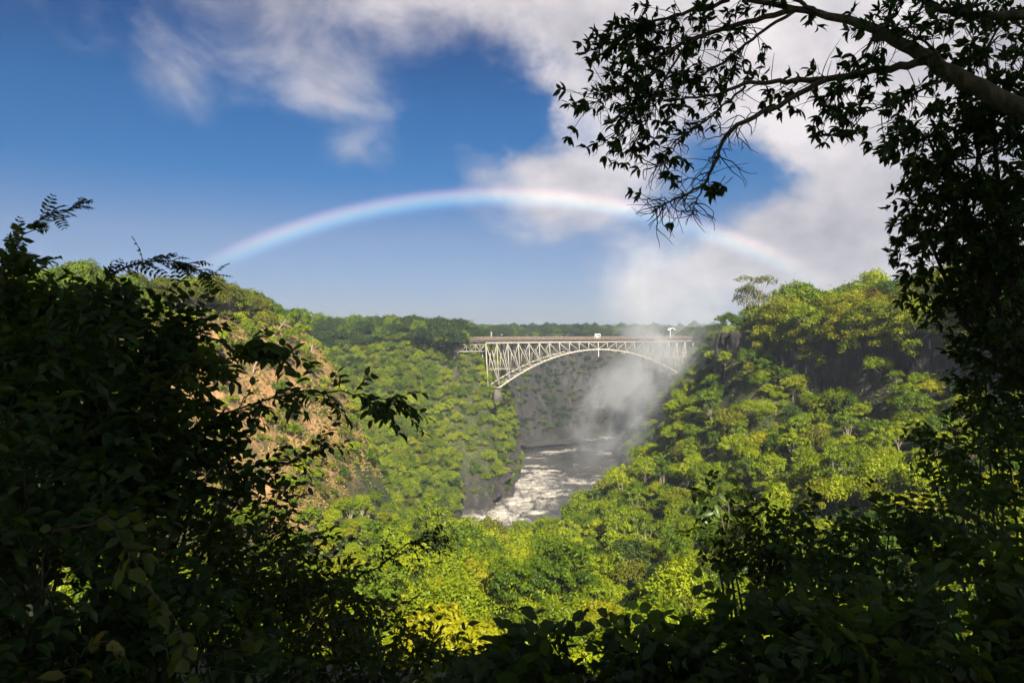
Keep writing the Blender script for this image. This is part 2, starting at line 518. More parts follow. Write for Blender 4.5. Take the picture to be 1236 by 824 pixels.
def ground_mat():
    m, t, out = new_mat('ground')
    p = N(t, 'ShaderNodeBsdfPrincipled')
    p.inputs['Roughness'].default_value = .95
    n1 = tex_noise(t, .16, 6, .62, 'Position')
    n2 = tex_noise(t, .9, 5, .6, 'Position')
    n3 = tex_noise(t, .25, 6, .65, 'Position', (1, 1, .40), .8)
    green = ramp(t, n1, [(.3, (.016, .022, .005)), (.52, (.040, .046, .007)), (.72, (.085, .076, .016))])
    soil = ramp(t, mth(t, 'MULTIPLY_ADD', n2, .5, mth(t, 'MULTIPLY', n1, .5)), [(.34, (.075, .075, .015)), (.46, (.17, .105, .038)), (.54, (.31, .165, .070)), (.68, (.38, .24, .105))])
    rock = ramp(t, n3, [(.32, (.006, .0056, .0054)), (.5, (.015, .0135, .0125)), (.62, (.033, .028, .025)), (.75, (.075, .062, .052))])
    geo = N(t, 'ShaderNodeNewGeometry')
    sp = N(t, 'ShaderNodeSeparateXYZ')
    t.links.new(geo.outputs['True Normal'], sp.inputs[0])
    steep = N(t, 'ShaderNodeMapRange')
    steep.inputs['From Min'].default_value = .48
    steep.inputs['From Max'].default_value = .28
    t.links.new(mth(t, 'MULTIPLY_ADD', mth(t, 'SUBTRACT', n2, .5), .25, sp.outputs[2]), steep.inputs['Value'])
    at = N(t, 'ShaderNodeAttribute', attribute_name='tint')
    sm = mth(t, 'MULTIPLY', at.outputs['Fac'], mth(t, 'MULTIPLY_ADD', n1, 3.0, -.75, clamp=True), clamp=True)
    a = N(t, 'ShaderNodeMixRGB'); ar = N(t, 'ShaderNodeAttribute', attribute_name='rocky'); t.links.new(mth(t, 'ADD', steep.outputs[0], ar.outputs['Fac'], clamp=True), a.inputs[0]); t.links.new(green, a.inputs[1]); t.links.new(rock, a.inputs[2])
    b = N(t, 'ShaderNodeMixRGB'); t.links.new(sm, b.inputs[0]); t.links.new(a.outputs[0], b.inputs[1]); t.links.new(soil, b.inputs[2])
    t.links.new(b.outputs[0], p.inputs['Base Color'])
    bp = N(t, 'ShaderNodeBump')
    bp.inputs['Strength'].default_value = .6
    bp.inputs['Distance'].default_value = .6
    t.links.new(n3, bp.inputs['Height'])
    t.links.new(bp.outputs[0], p.inputs['Normal'])
    t.links.new(p.outputs[0], out.inputs['Surface'])
    return m

GX = axis(-200, 320, 2.5, 9000, 1.12)
GY = axis(-20, 860, 2.5, 9000, 1.12)
mb, X, Y, Z = grid_mb(GX, GY, ground_z)
mb.attr = [soil_mask(X, Y).ravel()]
ROCKY = np.maximum(sstep(600, 640, Y) * (1 - sstep(-16, -9, Z)), 1 - sstep(-104, -99, Z)) - .7 * (1 - sstep(-5, 5, X)) * sstep(290, 320, Y) * (1 - sstep(560, 600, Y)) * sstep(-92, -78, Z)
ground = mb.build('ground', ground_mat(), smooth=True)
ra = ground.data.attributes.new('rocky', 'FLOAT', 'POINT')
ra.data.foreach_set('value', ROCKY.astype(np.float32).ravel())
ground['kind'] = 'structure'

# ------------------------------------------------------------------ river
WATER = -106.0
def water_mat():
    m, t, out = new_mat('river_water')
    p = N(t, 'ShaderNodeBsdfPrincipled')
    at = N(t, 'ShaderNodeAttribute', attribute_name='tint')
    n = tex_noise(t, .42, 8, .74, 'Position', (1, .55, 1), 1.8)
    n2 = tex_noise(t, .12, 5, .6, 'Position', (1, .5, 1), 1.5)
    k = mth(t, 'ADD', mth(t, 'MULTIPLY_ADD', n, .75, mth(t, 'MULTIPLY', n2, .7)), mth(t, 'MULTIPLY_ADD', at.outputs['Fac'], .52, -1.02))
    f = N(t, 'ShaderNodeMapRange', interpolation_type='SMOOTHSTEP')
    f.inputs['From Min'].default_value = .0
    f.inputs['From Max'].default_value = .36
    t.links.new(k, f.inputs['Value'])
    base = ramp(t, n2, [(.3, (.042, .041, .042)), (.7, (.10, .094, .090))])
    c = N(t, 'ShaderNodeMixRGB')
    c.inputs[2].default_value = (.44, .405, .36, 1)
    t.links.new(f.outputs[0], c.inputs[0])
    t.links.new(base, c.inputs[1])
    t.links.new(c.outputs[0], p.inputs['Base Color'])
    t.links.new(mth(t, 'MULTIPLY_ADD', f.outputs[0], .6, .22), p.inputs['Roughness'])
    bp = N(t, 'ShaderNodeBump')
    bp.inputs['Strength'].default_value = .7
    bp.inputs['Distance'].default_value = .8
    t.links.new(n, bp.inputs['Height'])
    t.links.new(bp.outputs[0], p.inputs['Normal'])
    t.links.new(p.outputs[0], out.inputs['Surface'])
    return m

def rapids(x, y):
    bank = np.interp(y, [300, 374, 449, 528, 619, 690, 780], [-58, -43, -14, 6, 5, 26, 70])
    d = x - bank
    left = np.exp(-((d - np.interp(y, [340, 440, 500, 560], [22, 24, 20, 8])) / np.interp(y, [340, 440, 520, 560], [32, 24, 20, 12])) ** 2) * (1 - sstep(535, 575, y))
    bar1 = np.exp(-((y - (606 + .75 * (x - 20) + 14 * fbm(x / 20, y / 30, 2, 91))) / 15) ** 2) * sstep(-5, 8, x) * (1 - sstep(62, 78, x)) * (.62 + .5 * fbm(x / 9, y / 14, 2, 92))
    bar2 = np.exp(-((y - (640 - 1.0 * (x - 66))) / 16) ** 2) * sstep(50, 62, x) * (.6 + .6 * fbm(x / 10, y / 12, 2, 93))
    bar3 = np.exp(-((y - 505) / 14) ** 2) * sstep(28, 45, x) * .62
    bar4 = np.exp(-((y - 700) / 16) ** 2) * sstep(40, 58, x) * .6
    return np.clip(left * (.98 + .5 * fbm(x / 12, y / 9, 3, 95)) + bar1 + bar2 + bar3 + bar4 + .55 * sstep(.02, .2, fbm(x / 26, y / 11, 4, 97)), 0, 1)

def water_z(x, y):
    r = rapids(x, y)
    a = .35 + 2.2 * r
    rid = 1 - 2 * np.abs(fbm(x / 9 + .3 * fbm(x / 5, y / 5, 2, 77), y / 6, 4, 61))
    return WATER + a * (rid - .85) * 1.2 + .4 * fbm(x / 3, y / 2.4, 3, 33)
mb, X, Y, Z = grid_mb(np.arange(-70, 320, 1.6), np.arange(270, 800, 1.6), water_z)
mb.attr = [rapids(X, Y).ravel()]
river = mb.build('river', water_mat(), smooth=True)
river['kind'] = 'structure'

# ------------------------------------------------------------------ the arch bridge
BL, BR = np.array((-11.8, 457.0)), np.array((126.5, 530.0))
SPAN = float(np.linalg.norm(BR - BL))
U2 = (BR - BL) / SPAN
V2 = np.array((-U2[1], U2[0]))
ZT, ZD = -7.3, -4.5
BRZ = math.atan2(U2[1], U2[0])
def arch_z(s):
    q = 2 * s / SPAN - 1
    return -12.4 - 23.2 * q * q
def build_bridge():
    root = empty('arch_bridge', (BL[0], BL[1], ZT), 'pale steel lattice arch bridge spanning the gorge above the river', 'bridge', None, BRZ)
    # local frame: x along the span, y across (away from the viewpoint), z from the top chord
    zl = lambda z: z - ZT
    half = lambda z: 4.3 + (ZT - z) / 8.0
    NP = 20
    ps = [SPAN * i / NP for i in range(NP + 1)]
    ext = SPAN / NP
    for sd in (-1, 1):
        P = lambda s, z: (s, sd * half(z), zl(z))
        m = MB(); m.bar(P(-ext, ZT), P(SPAN + ext, ZT), .65, .75)
        truss = m.build('truss', M['steel'], root)
        m = MB()
        for a in range(60):
            s0, s1 = SPAN * a / 60, SPAN * (a + 1) / 60
            m.bar(P(s0, arch_z(s0)), P(s1 + .05, arch_z(s1)), 1.0, 1.05)
        m.build('lower_chord', M['steel'], truss)
        for i, s in enumerate(ps):
            zb = arch_z(s)
            m = MB(); m.bar(P(s, ZT - .45), P(s, zb + .5), .46)
            m.build('post', M['steel'], truss)
            if i < NP // 2:
                a, b = P(s, ZT - .4), P(ps[i + 1], arch_z(ps[i + 1]) + .5)
            elif i > NP // 2:
                a, b = P(s, ZT - .4), P(ps[i - 1], arch_z(ps[i - 1]) + .5)
            else:
                continue
            m = MB(); m.bar(a, b, .36)
            m.build('diagonal', M['steel'], truss)
        for s, s2 in ((-ext, .2), (SPAN + ext, SPAN - .2)):
            m = MB(); m.bar(P(s, ZT - .4), P(s, -37), .6)
            m.build('end_post', M['steel'], truss)
            m = MB(); m.bar(P(s, ZT - .4), P(s2, -34.5), .42)
            m.build('diagonal', M['steel'], truss)
        for s0, s1, z in ((ext * -.9, ext * 2.2, -24.0), (SPAN - ext * 4.6, SPAN + ext, -18.5)):
            m = MB(); m.bar(P(s0, z), P(s1, z), .3)
            m.build('horizontal_tie', M['steel'], truss)
    m = MB()
    for i, s in enumerate(ps):
        zb = arch_z(s)
        m.bar((s, -half(zb), zl(zb)), (s, half(zb), zl(zb)), .6)
        m.bar((s, -half(ZT), 0), (s, half(ZT), 0), .5)
        if i < NP:
            z2, s2 = arch_z(ps[i + 1]), ps[i + 1]
            m.bar((s, -half(zb), zl(zb)), (s2, half(z2), zl(z2)), .35)
            m.bar((s, half(zb), zl(zb)), (s2, -half(z2), zl(z2)), .35)
        if zb < -17:
            m.bar((s, -half(zb), zl(zb) + .7), (s, half(ZT), -.7), .35)
            m.bar((s, half(zb), zl(zb) + .7), (s, -half(ZT), -.7), .35)
    m.build('cross_bracing', M['steel'], root)
    s0, s1 = -30, SPAN + 45
    m = MB(); m.box(((s0 + s1) / 2, 0, 1.25), (s1 - s0, 8.2, 1.5))
    for a in np.arange(s0, s1, 3.9):
        m.box((a, 0, 1.0), (.5, 9.4, .9))
    m.build('girder', M['girder'], root)
    m = MB(); m.box(((s0 + s1) / 2, 0, 2.2), (s1 - s0, 10.6, .38))
    m.build('deck', M['deck'], root)
    for sd in (-1, 1):
        m = MB()
        for h in (.55, .95, 1.35):
            m.bar((s0, sd * 5.1, 2.4 + h), (s1, sd * 5.1, 2.4 + h), .1 if h < 1.2 else .16)
        for a in np.arange(s0, s1, 2.0):
            m.bar((a, sd * 5.1, 2.39), (a, sd * 5.1, 3.7), .14)
        m.build('handrail', M['rail'], root)
    # lattice approach span on the left bank with its pier
    m = MB()
    for sd in (-1, 1):
        y = sd * 3.6
        m.bar((-27, y, -.9), (-ext - .6, y, -.9), .5)
        m.bar((-27, y, -5.2), (-ext - .6, y, -5.2), .5)
        xs = np.linspace(-27, -ext - .6, 7)
        for k in range(6):
            m.bar((xs[k], y, -5 if k % 2 else -1.1), (xs[k + 1], y, -1.1 if k % 2 else -5), .38)
            m.bar((xs[k], y, -1.1), (xs[k], y, -5), .3)
    m.build('approach_span', M['steel'], root)
    for x0, z0 in ((-27.5, -24), (SPAN + ext + 3, -30)):
        m = MB()
        a, b = (1.1, 4.2), (1.9, 5.2)
        v = [(x0 + sx * q[0], sy * q[1], z) for z, q in ((-.7, a), (z0, b)) for sx, sy in ((-1, -1), (1, -1), (1, 1), (-1, 1))]
        m.add(v, np.array([(0, 1, 2, 3), (7, 6, 5, 4), (0, 4, 5, 1), (1, 5, 6, 2), (2, 6, 7, 3), (3, 7, 4, 0)]))
        m.build('pier', M['concrete'], root)
    for x0, z0 in ((-1.5, -31), (SPAN + 1.5, -30)):
        for sd in (-1, 1):
            m = MB()
            v = [(x0 + sx * q, sd * 7.9 + sy * q * .8, z) for z, q in ((z0 + 1.6, 1.7), (z0 - 6, 3.0)) for sx, sy in ((-1, -1), (1, -1), (1, 1), (-1, 1))]
            m.add(v, np.array([(0, 1, 2, 3), (7, 6, 5, 4), (0, 4, 5, 1), (1, 5, 6, 2), (2, 6, 7, 3), (3, 7, 4, 0)]))
            m.build('abutment', M['concrete'], root)
    return root
bridge = build_bridge()
def on_bridge(s, y, z):
    p = BL + U2 * s + V2 * y
    return (p[0], p[1], ZT + z)

# small white shelter on the middle of the deck, with open posts
o = empty('shelter', on_bridge(78, -4.0, 2.39), 'small white shelter standing mid deck on the arch bridge', 'shelter', None, BRZ)
m = MB(); m.box((0, 0, 2.9), (4.4, 2.2, .4)); m.box((0, 0, 3.2), (3.2, 1.6, .3)); m.build('roof', M['white'], o)
for sx in (-1.9, 1.9):
    for sy in (-.85, .85):
        m = MB(); m.bar((sx, sy, 0), (sx, sy, 2.66), .18); m.build('post', M['white'], o)
m = MB(); m.box((0, 0, .9), (3.5, .12, 1.6)); m.build('panel', M['white'], o)
# cord hanging below
m = MB(); m.tube([on_bridge(78, -5.3, .2), on_bridge(78.1, -5.4, -5), on_bridge(78.0, -5.4, -10.0)], [.09, .09, .22], 6)
tag(m.build('hanging_cord', M['white']), 'pale cord hanging down below the middle of the bridge arch', 'cord')
# masonry-coloured post at the left end of the arch
o = empty('gate_post', on_bridge(0.5, 4.6, 2.39), 'tan square post on the bridge deck above the left arch foot', 'post', None, BRZ)
m = MB(); m.box((0, 0, 2.2), (1.0, .8, 4.4)); m.build('shaft', M['deck'], o)
m = MB(); m.box((0, 0, 4.6), (1.4, 1.1, .4)); m.build('cap', M['deck'], o)
# curved white canopy on a mast near the right end
o = empty('canopy', on_bridge(150, 4.6, 2.39), 'white curved canopy on a thin mast near the right end of the bridge', 'canopy', None, BRZ)
m = MB(); m.tube([(0, 0, 0), (0, 0, 6.2)], [.2, .15], 8); m.build('mast', M['white'], o)
m = MB()
an = np.linspace(-1.15, 1.15, 9)
for k in range(8):
    a, b = an[k], an[k + 1]
    m.bar((3.2 * math.sin(a) + .8, 0, 4.9 + 2.4 * math.cos(a)), (3.2 * math.sin(b) + .8, 0, 4.9 + 2.4 * math.cos(b)), 3.0, .3)
m.build('canopy_top', M['white'], o)

# far white houses on the plateau behind the bridge
def house(x, y, w, d, h, label, rz, wallm='white', roofm='tin'):
    z = float(ground_z(x, y)) - .3
    o = empty('house', (x, y, z), label, 'house', 'white houses beyond the bridge', rz)
    m = MB(); m.box((0, 0, h / 2), (w, d, h)); m.build('wall', M[wallm], o)
    m = MB()
    e = .5
    v = [(-w / 2 - e, -d / 2 - e, h + .02), (w / 2 + e, -d / 2 - e, h + .02), (w / 2 + e, d / 2 + e, h + .02), (-w / 2 - e, d / 2 + e, h + .02), (-w / 2 - e, 0, h + 1.9), (w / 2 + e, 0, h + 1.9)]
    m.add(v, [np.array([(0, 1, 5, 4), (2, 3, 4, 5), (0, 3, 2, 1)]), np.array([(0, 4, 3), (1, 2, 5)])])
    m.build('roof', M[roofm], o)
    for k in range(3):
        m = MB(); m.box(((k - 1) * w * .3, -d / 2 - .02, h * .55), (w * .14, .06, h * .38)); m.build('window', M['glass'], o)
    return o
p = px(583, 401, 900); house(p[0], 900, 13, 7, 5.2, 'left small white house just beyond the left end of the bridge', .3)
p = px(599, 401, 880); house(p[0], 880, 16, 7, 5.0, 'larger white house with a bright roof just beyond the left end of the bridge', -.2, 'white', 'white')
p = px(806, 400, 900); house(p[0], 900, 10, 8, 6.0, 'small white house seen through spray beyond the right half of the bridge', .2)
# thin mast on the skyline
p = px(652, 392, 1500)
z0 = float(ground_z(p[0], 1500))
o = empty('radio_mast', (p[0], 1500, z0), 'thin lattice mast rising above the distant treeline', 'mast')
m = MB()
for a in range(3):
    c, s = math.cos(a * 2.094), math.sin(a * 2.094)
    m.bar((1.6 * c, 1.6 * s, 0), (.3 * c, .3 * s, 30), .35)
m.build('shaft', M['steel'], o)
m = MB()
for k in range(10):
    r0 = 1.6 - .13 * k
    for a in range(3):
        c, s = math.cos(a * 2.094), math.sin(a * 2.094)
        c2, s2 = math.cos((a + 1) * 2.094), math.sin((a + 1) * 2.094)
        m.bar((r0 * c, r0 * s, 3 * k), (r0 * c2, r0 * s2, 3 * k + 2.5), .16)
m.build('lattice', M['steel'], o)

# ------------------------------------------------------------------ tree makers
def unit(v):
    return v / (np.linalg.norm(v, axis=-1, keepdims=True) + 1e-9)

def cards(mb, P, Nrm, size, asp=.62, tint=None, r=rng):
    """leaf sprigs: bent rhombic faces at P facing Nrm"""
    n = len(P)
    Nrm = unit(Nrm)
    a = unit(np.cross(Nrm, r.normal(size=(n, 3))))
    b = np.cross(Nrm, a)
    s = (size * r.uniform(.6, 1.35, n))[:, None]
    bend = s * .18 * r.uniform(-.3, 1, (n, 1))
    v = np.stack([P - a * s * .55, P - b * s * asp * .5 + Nrm * bend, P + a * s * .55, P + b * s * asp * .5 + Nrm * bend], 1)
    f = np.arange(n * 4).reshape(n, 4)
    t = r.uniform(0, 1, n) if tint is None else tint
    mb.add(v.reshape(-1, 3), f, np.repeat(t, 4))

def puff_leaves(mb, puffs, n, size, r, up=.35, low=-.45, jit=.55, flat=.75):
    vol = np.array([p[1] ** 2 for p in puffs])
    cnt = np.maximum(8, (n * vol / vol.sum()).astype(int))
    for (c, rad), k in zip(puffs, cnt):
        d = unit(r.normal(size=(k, 3)))
        d[:, 2] = np.where(d[:, 2] < low, -d[:, 2] * .6, d[:, 2])
        d = unit(d)
        # lobes within the puff keep its outline uneven
        lob = .82 + .55 * fbm(d[:, 0] * 2.3 + c[0] * 3.1 + 50, d[:, 2] * 2.3 + d[:, 1] * 1.7 + c[1] * 2.3 + 50, 3, int(abs(c[0] * 91) + abs(c[2] * 17)) % 997) * 2
        rr = rad * lob * r.uniform(.62, 1.06, k) ** .6
        P = np.array(c) + d * rr[:, None] * np.array((1, 1, flat))
        nn = d + np.array((0, 0, up)) + r.normal(size=(k, 3)) * jit
        far_out = r.random(k) < .05
        P[far_out] += d[far_out] * rad * r.uniform(.1, .45, (int(far_out.sum()), 1))
        base = r.uniform(.15, .85)
        cards(mb, P, nn, np.full(k, size), .62, np.clip(base + r.normal(size=k) * .22, 0, 1), r)

def tree_parts(seed, Rr, Hh, h0, npuff, nleaf, leaf, kind='round'):
    """-> crown MB, trunk MB; base at the origin"""
    r = np.random.default_rng(seed)
    puffs = []
    for i in range(npuff):
        a = i * 2.399 + r.uniform(-.4, .4)
        q = (i + .5) / npuff
        if kind == 'round':
            el = math.asin(1 - 1.25 * q)
            ex, ez = math.cos(el), math.sin(el)
            k = r.uniform(.62, .85)
            c = (Rr * k * ex * math.cos(a), Rr * k * ex * math.sin(a), h0 + Hh * .42 + Hh * .46 * k * ez)
            rad = Rr * r.uniform(.20, .44)
        elif kind == 'layer':
            k = math.sqrt(q)
            c = (Rr * .85 * k * math.cos(a), Rr * .85 * k * math.sin(a), h0 + Hh * (.75 - .55 * k * r.uniform(.3, 1.1)))
            rad = Rr * r.uniform(.18, .38)
        elif kind == 'hang':
            k = math.sqrt(q)
            c = (Rr * .8 * k * math.cos(a), Rr * .8 * k * math.sin(a), h0 + Hh * (.85 - 1.75 * k * k * r.uniform(.35, 1.0)))
            rad = Rr * r.uniform(.26, .38)
        else:
            k = math.sqrt(q)
            c = (Rr * .8 * k * math.cos(a), Rr * .8 * k * math.sin(a), h0 + Hh * r.uniform(.35, .95))
            rad = Rr * r.uniform(.2, .3)
        puffs.append((c, rad))
    crown = MB()
    puff_leaves(crown, puffs, nleaf, leaf, r, flat=.72 if kind in ('layer', 'open') else .9)
    trunk = MB()
    lean = r.normal(size=2) * .06 * h0
    tr = max(.09, Rr * .045)
    top = np.array((lean[0], lean[1], h0 + Hh * .35))
    trunk.tube([(0, 0, -1.2), (lean[0] * .1, lean[1] * .1, h0 * .35), (lean[0] * .6, lean[1] * .6, h0 * .75), top], [tr * 1.5, tr * 1.05, tr * .85, tr * .5], 7)
    for c, rad in puffs[::2]:
        st = np.array((lean[0] * .5, lean[1] * .5, h0 * r.uniform(.65, 1.0)))
        c = np.array(c)
        mid = (st + c) / 2 + r.normal(size=3) * rad * .25
        trunk.tube([st, mid, c], [tr * .55, tr * .35, tr * .12], 5)
    return crown, trunk

PROTO = {}      # name -> (crown mesh, trunk mesh)
def proto(name, mat, bark='bark', **kw):
    c, t = tree_parts(**kw)
    cm, tm = c.mesh('crown'), t.mesh('trunk', True)
    cm.materials.append(M[mat]); tm.materials.append(M[bark])
    PROTO[name] = (cm, tm)
LEAFN = 3400
for i, (mat, kd) in enumerate((('lime', 'round'), ('lime', 'layer'), ('lime', 'round'), ('green', 'round'), ('green', 'layer'), ('olive', 'round'), ('deep', 'round'), ('gold', 'layer'))):
    proto('canopy_%d' % i, mat, seed=100 + i, Rr=4.3, Hh=5.6, h0=2.0, npuff=24, nleaf=LEAFN, leaf=.36, kind=kd)
for i, (mat, h_) in enumerate((('green', 7.0), ('lime', 6.4))):
    proto('canopy_%d' % (8 + i), mat, 'bark_pale', seed=150 + i, Rr=3.6, Hh=h_, h0=2.6, npuff=26, nleaf=2400, leaf=.36, kind='open')
for i, (mat, kd) in enumerate((('gold', 'hang'), ('lime', 'hang'), ('green', 'layer'), ('lime', 'layer'), ('rust', 'round'), ('olive', 'layer'))):
    proto('rim_%d' % i, mat, 'bark_pale' if i % 2 else 'bark', seed=200 + i, Rr=6.2, Hh=8.0, h0=4.2, npuff=26, nleaf=5200, leaf=.42, kind=kd)
for i, mat in enumerate(('lime', 'olive', 'green', 'rust', 'gold')):
    proto('bush_%d' % i, mat, seed=300 + i, Rr=1.9, Hh=2.2, h0=.35, npuff=9, nleaf=800, leaf=.28, kind='round')
proto('far_0', 'far', seed=400, Rr=4.6, Hh=6.5, h0=2.6, npuff=14, nleaf=900, leaf=.75, kind='round')
proto('far_1', 'far', seed=401, Rr=4.6, Hh=5.5, h0=3.0, npuff=14, nleaf=900, leaf=.75, kind='layer')
proto('open_0', 'pale', 'bark_pale', seed=500, Rr=4.6, Hh=8.4, h0=3.4, npuff=34, nleaf=3000, leaf=.30, kind='open')

def plant(pname, name, loc, rz, sc, label, cat='tree', group=None, tilt=(0, 0)):
    cm, tm = PROTO[pname]
    o = empty(name, loc, label, cat, group, rz)
    o.rotation_euler = (tilt[0], tilt[1], rz)
    o.scale = sc if isinstance(sc, tuple) else (sc, sc, sc)
    obj('trunk', tm, None, o)
    obj('crown', cm, None, o)
    return o

# ------------------------------------------------------------------ where the wood grows
def proj(x, y, z):
    return CX + x / y * F, HY - z / y * F

def hidden(x, y, z):
    """is the point behind the terrain, seen from the viewpoint?"""
    t = np.linspace(.06, .97, 48)[:, None]
    g = ground_z(x[None] * t, y[None] * t, False) + 2.0
    return (g > z[None] * t).any(0)

# what the near leaves leave open (photo pixels): a point left of / below these lines is screened
def open_view(u, v):
    low = np.interp(u, [0, 200, 300, 340, 420, 500, 560, 700, 800, 850, 900, 1000, 1120, 1236], [300, 340, 480, 600, 640, 740, 800, 800, 740, 660, 630, 690, 640, 560])
    return (v < low) & (u > 180) & (u < 1200)

cand = []       # x, y, z, scale, proto key, region
def scatter(x0, x1, y0, y1, step, chooser, jitter=.42):
    gx, gy = np.meshgrid(np.arange(x0, x1, step), np.arange(y0, y1, step))
    gx = gx + (np.arange(gx.shape[0]) % 2)[:, None] * step / 2
    x = (gx + rng.uniform(-jitter, jitter, gx.shape) * step).ravel()
    y = (gy + rng.uniform(-jitter, jitter, gy.shape) * step).ravel()
    z = ground_z(x, y)
    u, v = proj(x, y, z + 4)
    ok = (u > -520) & (u < W + 520) & (v > 200) & (v < H + 420)
    for a, b, c in zip(x[ok], y[ok], z[ok]):
        r = chooser(a, b, c)
        if r:
            cand.append((a, b, c) + r)

def slope_at(x, y):
    e = 2.0
    return math.hypot(float(ground_z(x + e, y, False) - ground_z(x - e, y, False)), float(ground_z(x, y + e, False) - ground_z(x, y - e, False))) / (2 * e)

def pick(ch):
    ks = list(ch)
    w = np.array([ch[k] for k in ks], float)
    return ks[rng.choice(len(ks), p=w / w.sum())]

NEAR_MIX = {'canopy_0': 4, 'canopy_1': 4, 'canopy_2': 4, 'canopy_3': 1.2, 'canopy_4': 1.2, 'canopy_5': 1.3, 'canopy_6': .5, 'canopy_7': 1.6, 'canopy_8': 2, 'canopy_9': 3}
def near_slope(x, y, z):
    if z < -100 or soil_mask(np.array([x]), np.array([y]))[0] > .3:
        return None
    s = slope_at(x, y)
    if s > 1.7:
        return None
    if x > -36 and x < 34 and rng.random() < .22:
        return None
    rgn = 'right' if x > 34 + .05 * (y - 150) else ('left' if x < -36 else 'mid')
    if rgn == 'left' and z > -4:
        return None
    if y < 78:
        sc_ = rng.uniform(.5, .75)
        return (sc_, pick(NEAR_MIX), rgn) if z + 8 * sc_ < -.36 * y or abs(x) > .8 * y else None
    if rgn == 'right' and z > -10:
        return None
    sc = rng.uniform(.45, 1.0) if rng.random() < .7 else rng.uniform(1.0, 1.35)
    sc *= .8 if rgn == 'right' else 1.12
    if x < -30 and y > 95:            # scrub at the foot of the brown hill
        sc = min(sc, .7) * .8
    if rgn == 'right' and z > -30:    # low growth under the cliff
        sc = min(sc, .75)
    if y > 228 and -45 < x < 22:      # low growth along the lip above the river
        sc = min(sc, .62) * .8
    return (sc, pick(NEAR_MIX), rgn)
scatter(-110, 118, 48, 292, 4.5, near_slope)

def far_left(x, y, z):
    if z < -103:
        return None
    sc = rng.uniform(.7, 1.15)
    if z > -14:
        return (sc * 1.45, pick({'canopy_6': 6, 'canopy_3': 1.5}), 'farleft_top')
    s = slope_at(x, y)
    if s > 2.2 and rng.random() < .3:
        return None
    mix = {'canopy_0': 4, 'canopy_2': 4, 'canopy_1': 1, 'canopy_3': 2, 'canopy_5': 1, 'canopy_7': 1, 'canopy_8': 2, 'canopy_9': 2} if z < -42 else {'canopy_3': 3, 'canopy_5': 2, 'canopy_0': 1.5, 'canopy_6': 1.5}
    return (sc * 1.05, pick(mix), 'farleft')
scatter(-215, 8, 296, 540, 4.5, far_left)
def far_left_steep(x, y, z):
    s = slope_at(x, y)
    if s < .9 or z < -103 or z > -8 or (z < -72 and rng.random() < .6):
        return None
    return (rng.uniform(.45, .95), pick({'canopy_0': 3, 'canopy_3': 3, 'canopy_2': 3, 'canopy_5': 1.2}), 'farleft')
scatter(-170, 12, 330, 540, 2.4, far_left_steep)

def gorge_far(x, y, z):
    if z < -100:
        return None
    if z > -16:
        return (rng.uniform(.9, 1.4), pick({'canopy_6': 5, 'canopy_3': 1}), 'behind')
    if rng.random() < .8:
        return (rng.uniform(.4, .9), pick({'canopy_3': 1, 'canopy_5': 1, 'canopy_6': 6}), 'behind')
scatter(-60, 300, 520, 860, 4.6, gorge_far)
def right_back(x, y, z):
    if z < -100:
        return None
    return (rng.uniform(.7, 1.15), pick({'canopy_3': 2, 'canopy_5': 2, 'canopy_0': 1}), 'behind')
scatter(60, 190, 292, 560, 7.5, right_back)

def left_hill_top(x, y, z):
    if z < -3 or soil_mask(np.array([x]), np.array([y]))[0] > .5:
        return None
    return (rng.uniform(.75, 1.2), pick({'canopy_5': 4, 'canopy_3': 3, 'canopy_0': 1.5, 'canopy_4': 1.5, 'canopy_7': .5}), 'hilltop')
scatter(-230, -58, 70, 292, 6.2, left_hill_top)

def hill_bush(x, y, z):
    sm = soil_mask(np.array([x]), np.array([y]))[0]
    if sm < .25 or rng.random() < .3 + .5 * (fbm(np.array([x / 11]), np.array([y / 11]), 2, 91)[0] > .03):
        return None
    return (rng.uniform(.55, 1.5), pick({'bush_0': 2, 'bush_1': 3, 'bush_2': 2, 'bush_3': 1.2, 'bush_4': 1}), 'hillbush')
scatter(-95, -36, 130, 262, 2.9, hill_bush)

def rim_edge(y):
    return float(np.interp(y, [60, 100, 150, 190, 240, 265], [120, 114, 102, 90, 72, 84]))
def right_rim(x, y, z):
    d = x - rim_edge(y)
    if d < -.5 or z < -9 or y > 250:
        return None
    if y > 222:
        return (rng.uniform(.55, .8), pick({'rim_2': 3, 'rim_5': 2, 'rim_4': 1}), 'rim')
    if d < 7:
        return (rng.uniform(.95, 1.2), pick({'rim_0': 3, 'rim_1': 3, 'rim_2': 1, 'rim_3': 1.5}), 'rim')
    return (rng.uniform(1.15, 1.5), pick({'rim_2': 2, 'rim_3': 2, 'rim_4': 1.5, 'rim_5': 2, 'rim_1': 1}), 'rim')
scatter(66, 205, 70, 268, 5.8, right_rim)
def cliff_plant(x, y, z):
    d = rim_edge(y) - x
    if 1.5 < d < 11 and -27 < z < -4:
        return (rng.uniform(.45, .95), pick({'canopy_0': 2, 'canopy_1': 2, 'canopy_3': 3, 'canopy_4': 2, 'canopy_7': 1}), 'cliff')
scatter(58, 125, 108, 262, 5.4, cliff_plant)
for q in np.arange(116, 226, 3.6):      # trees leaning out over the rim
    cand.append((rim_edge(q) - rng.uniform(-1.5, 2.5), q, rng.uniform(-3.5, -1.0), rng.uniform(.7, 1.1), pick({'rim_0': 3, 'rim_1': 3, 'rim_3': 1}), 'rim'))

for bx, bd, bs in ((535, 430, 1.3), (544, 428, 1.45), (552, 432, 1.4), (558, 440, 1.2), (524, 436, 1.4), (508, 432, 1.45), (550, 424, 1.1)):
    X_ = px(bx, 0, bd)[0]
    cand.append((X_, bd, max(float(ground_z(X_, bd)), -10.0), bs, pick({'canopy_6': 4, 'canopy_3': 1}), 'farleft_top'))
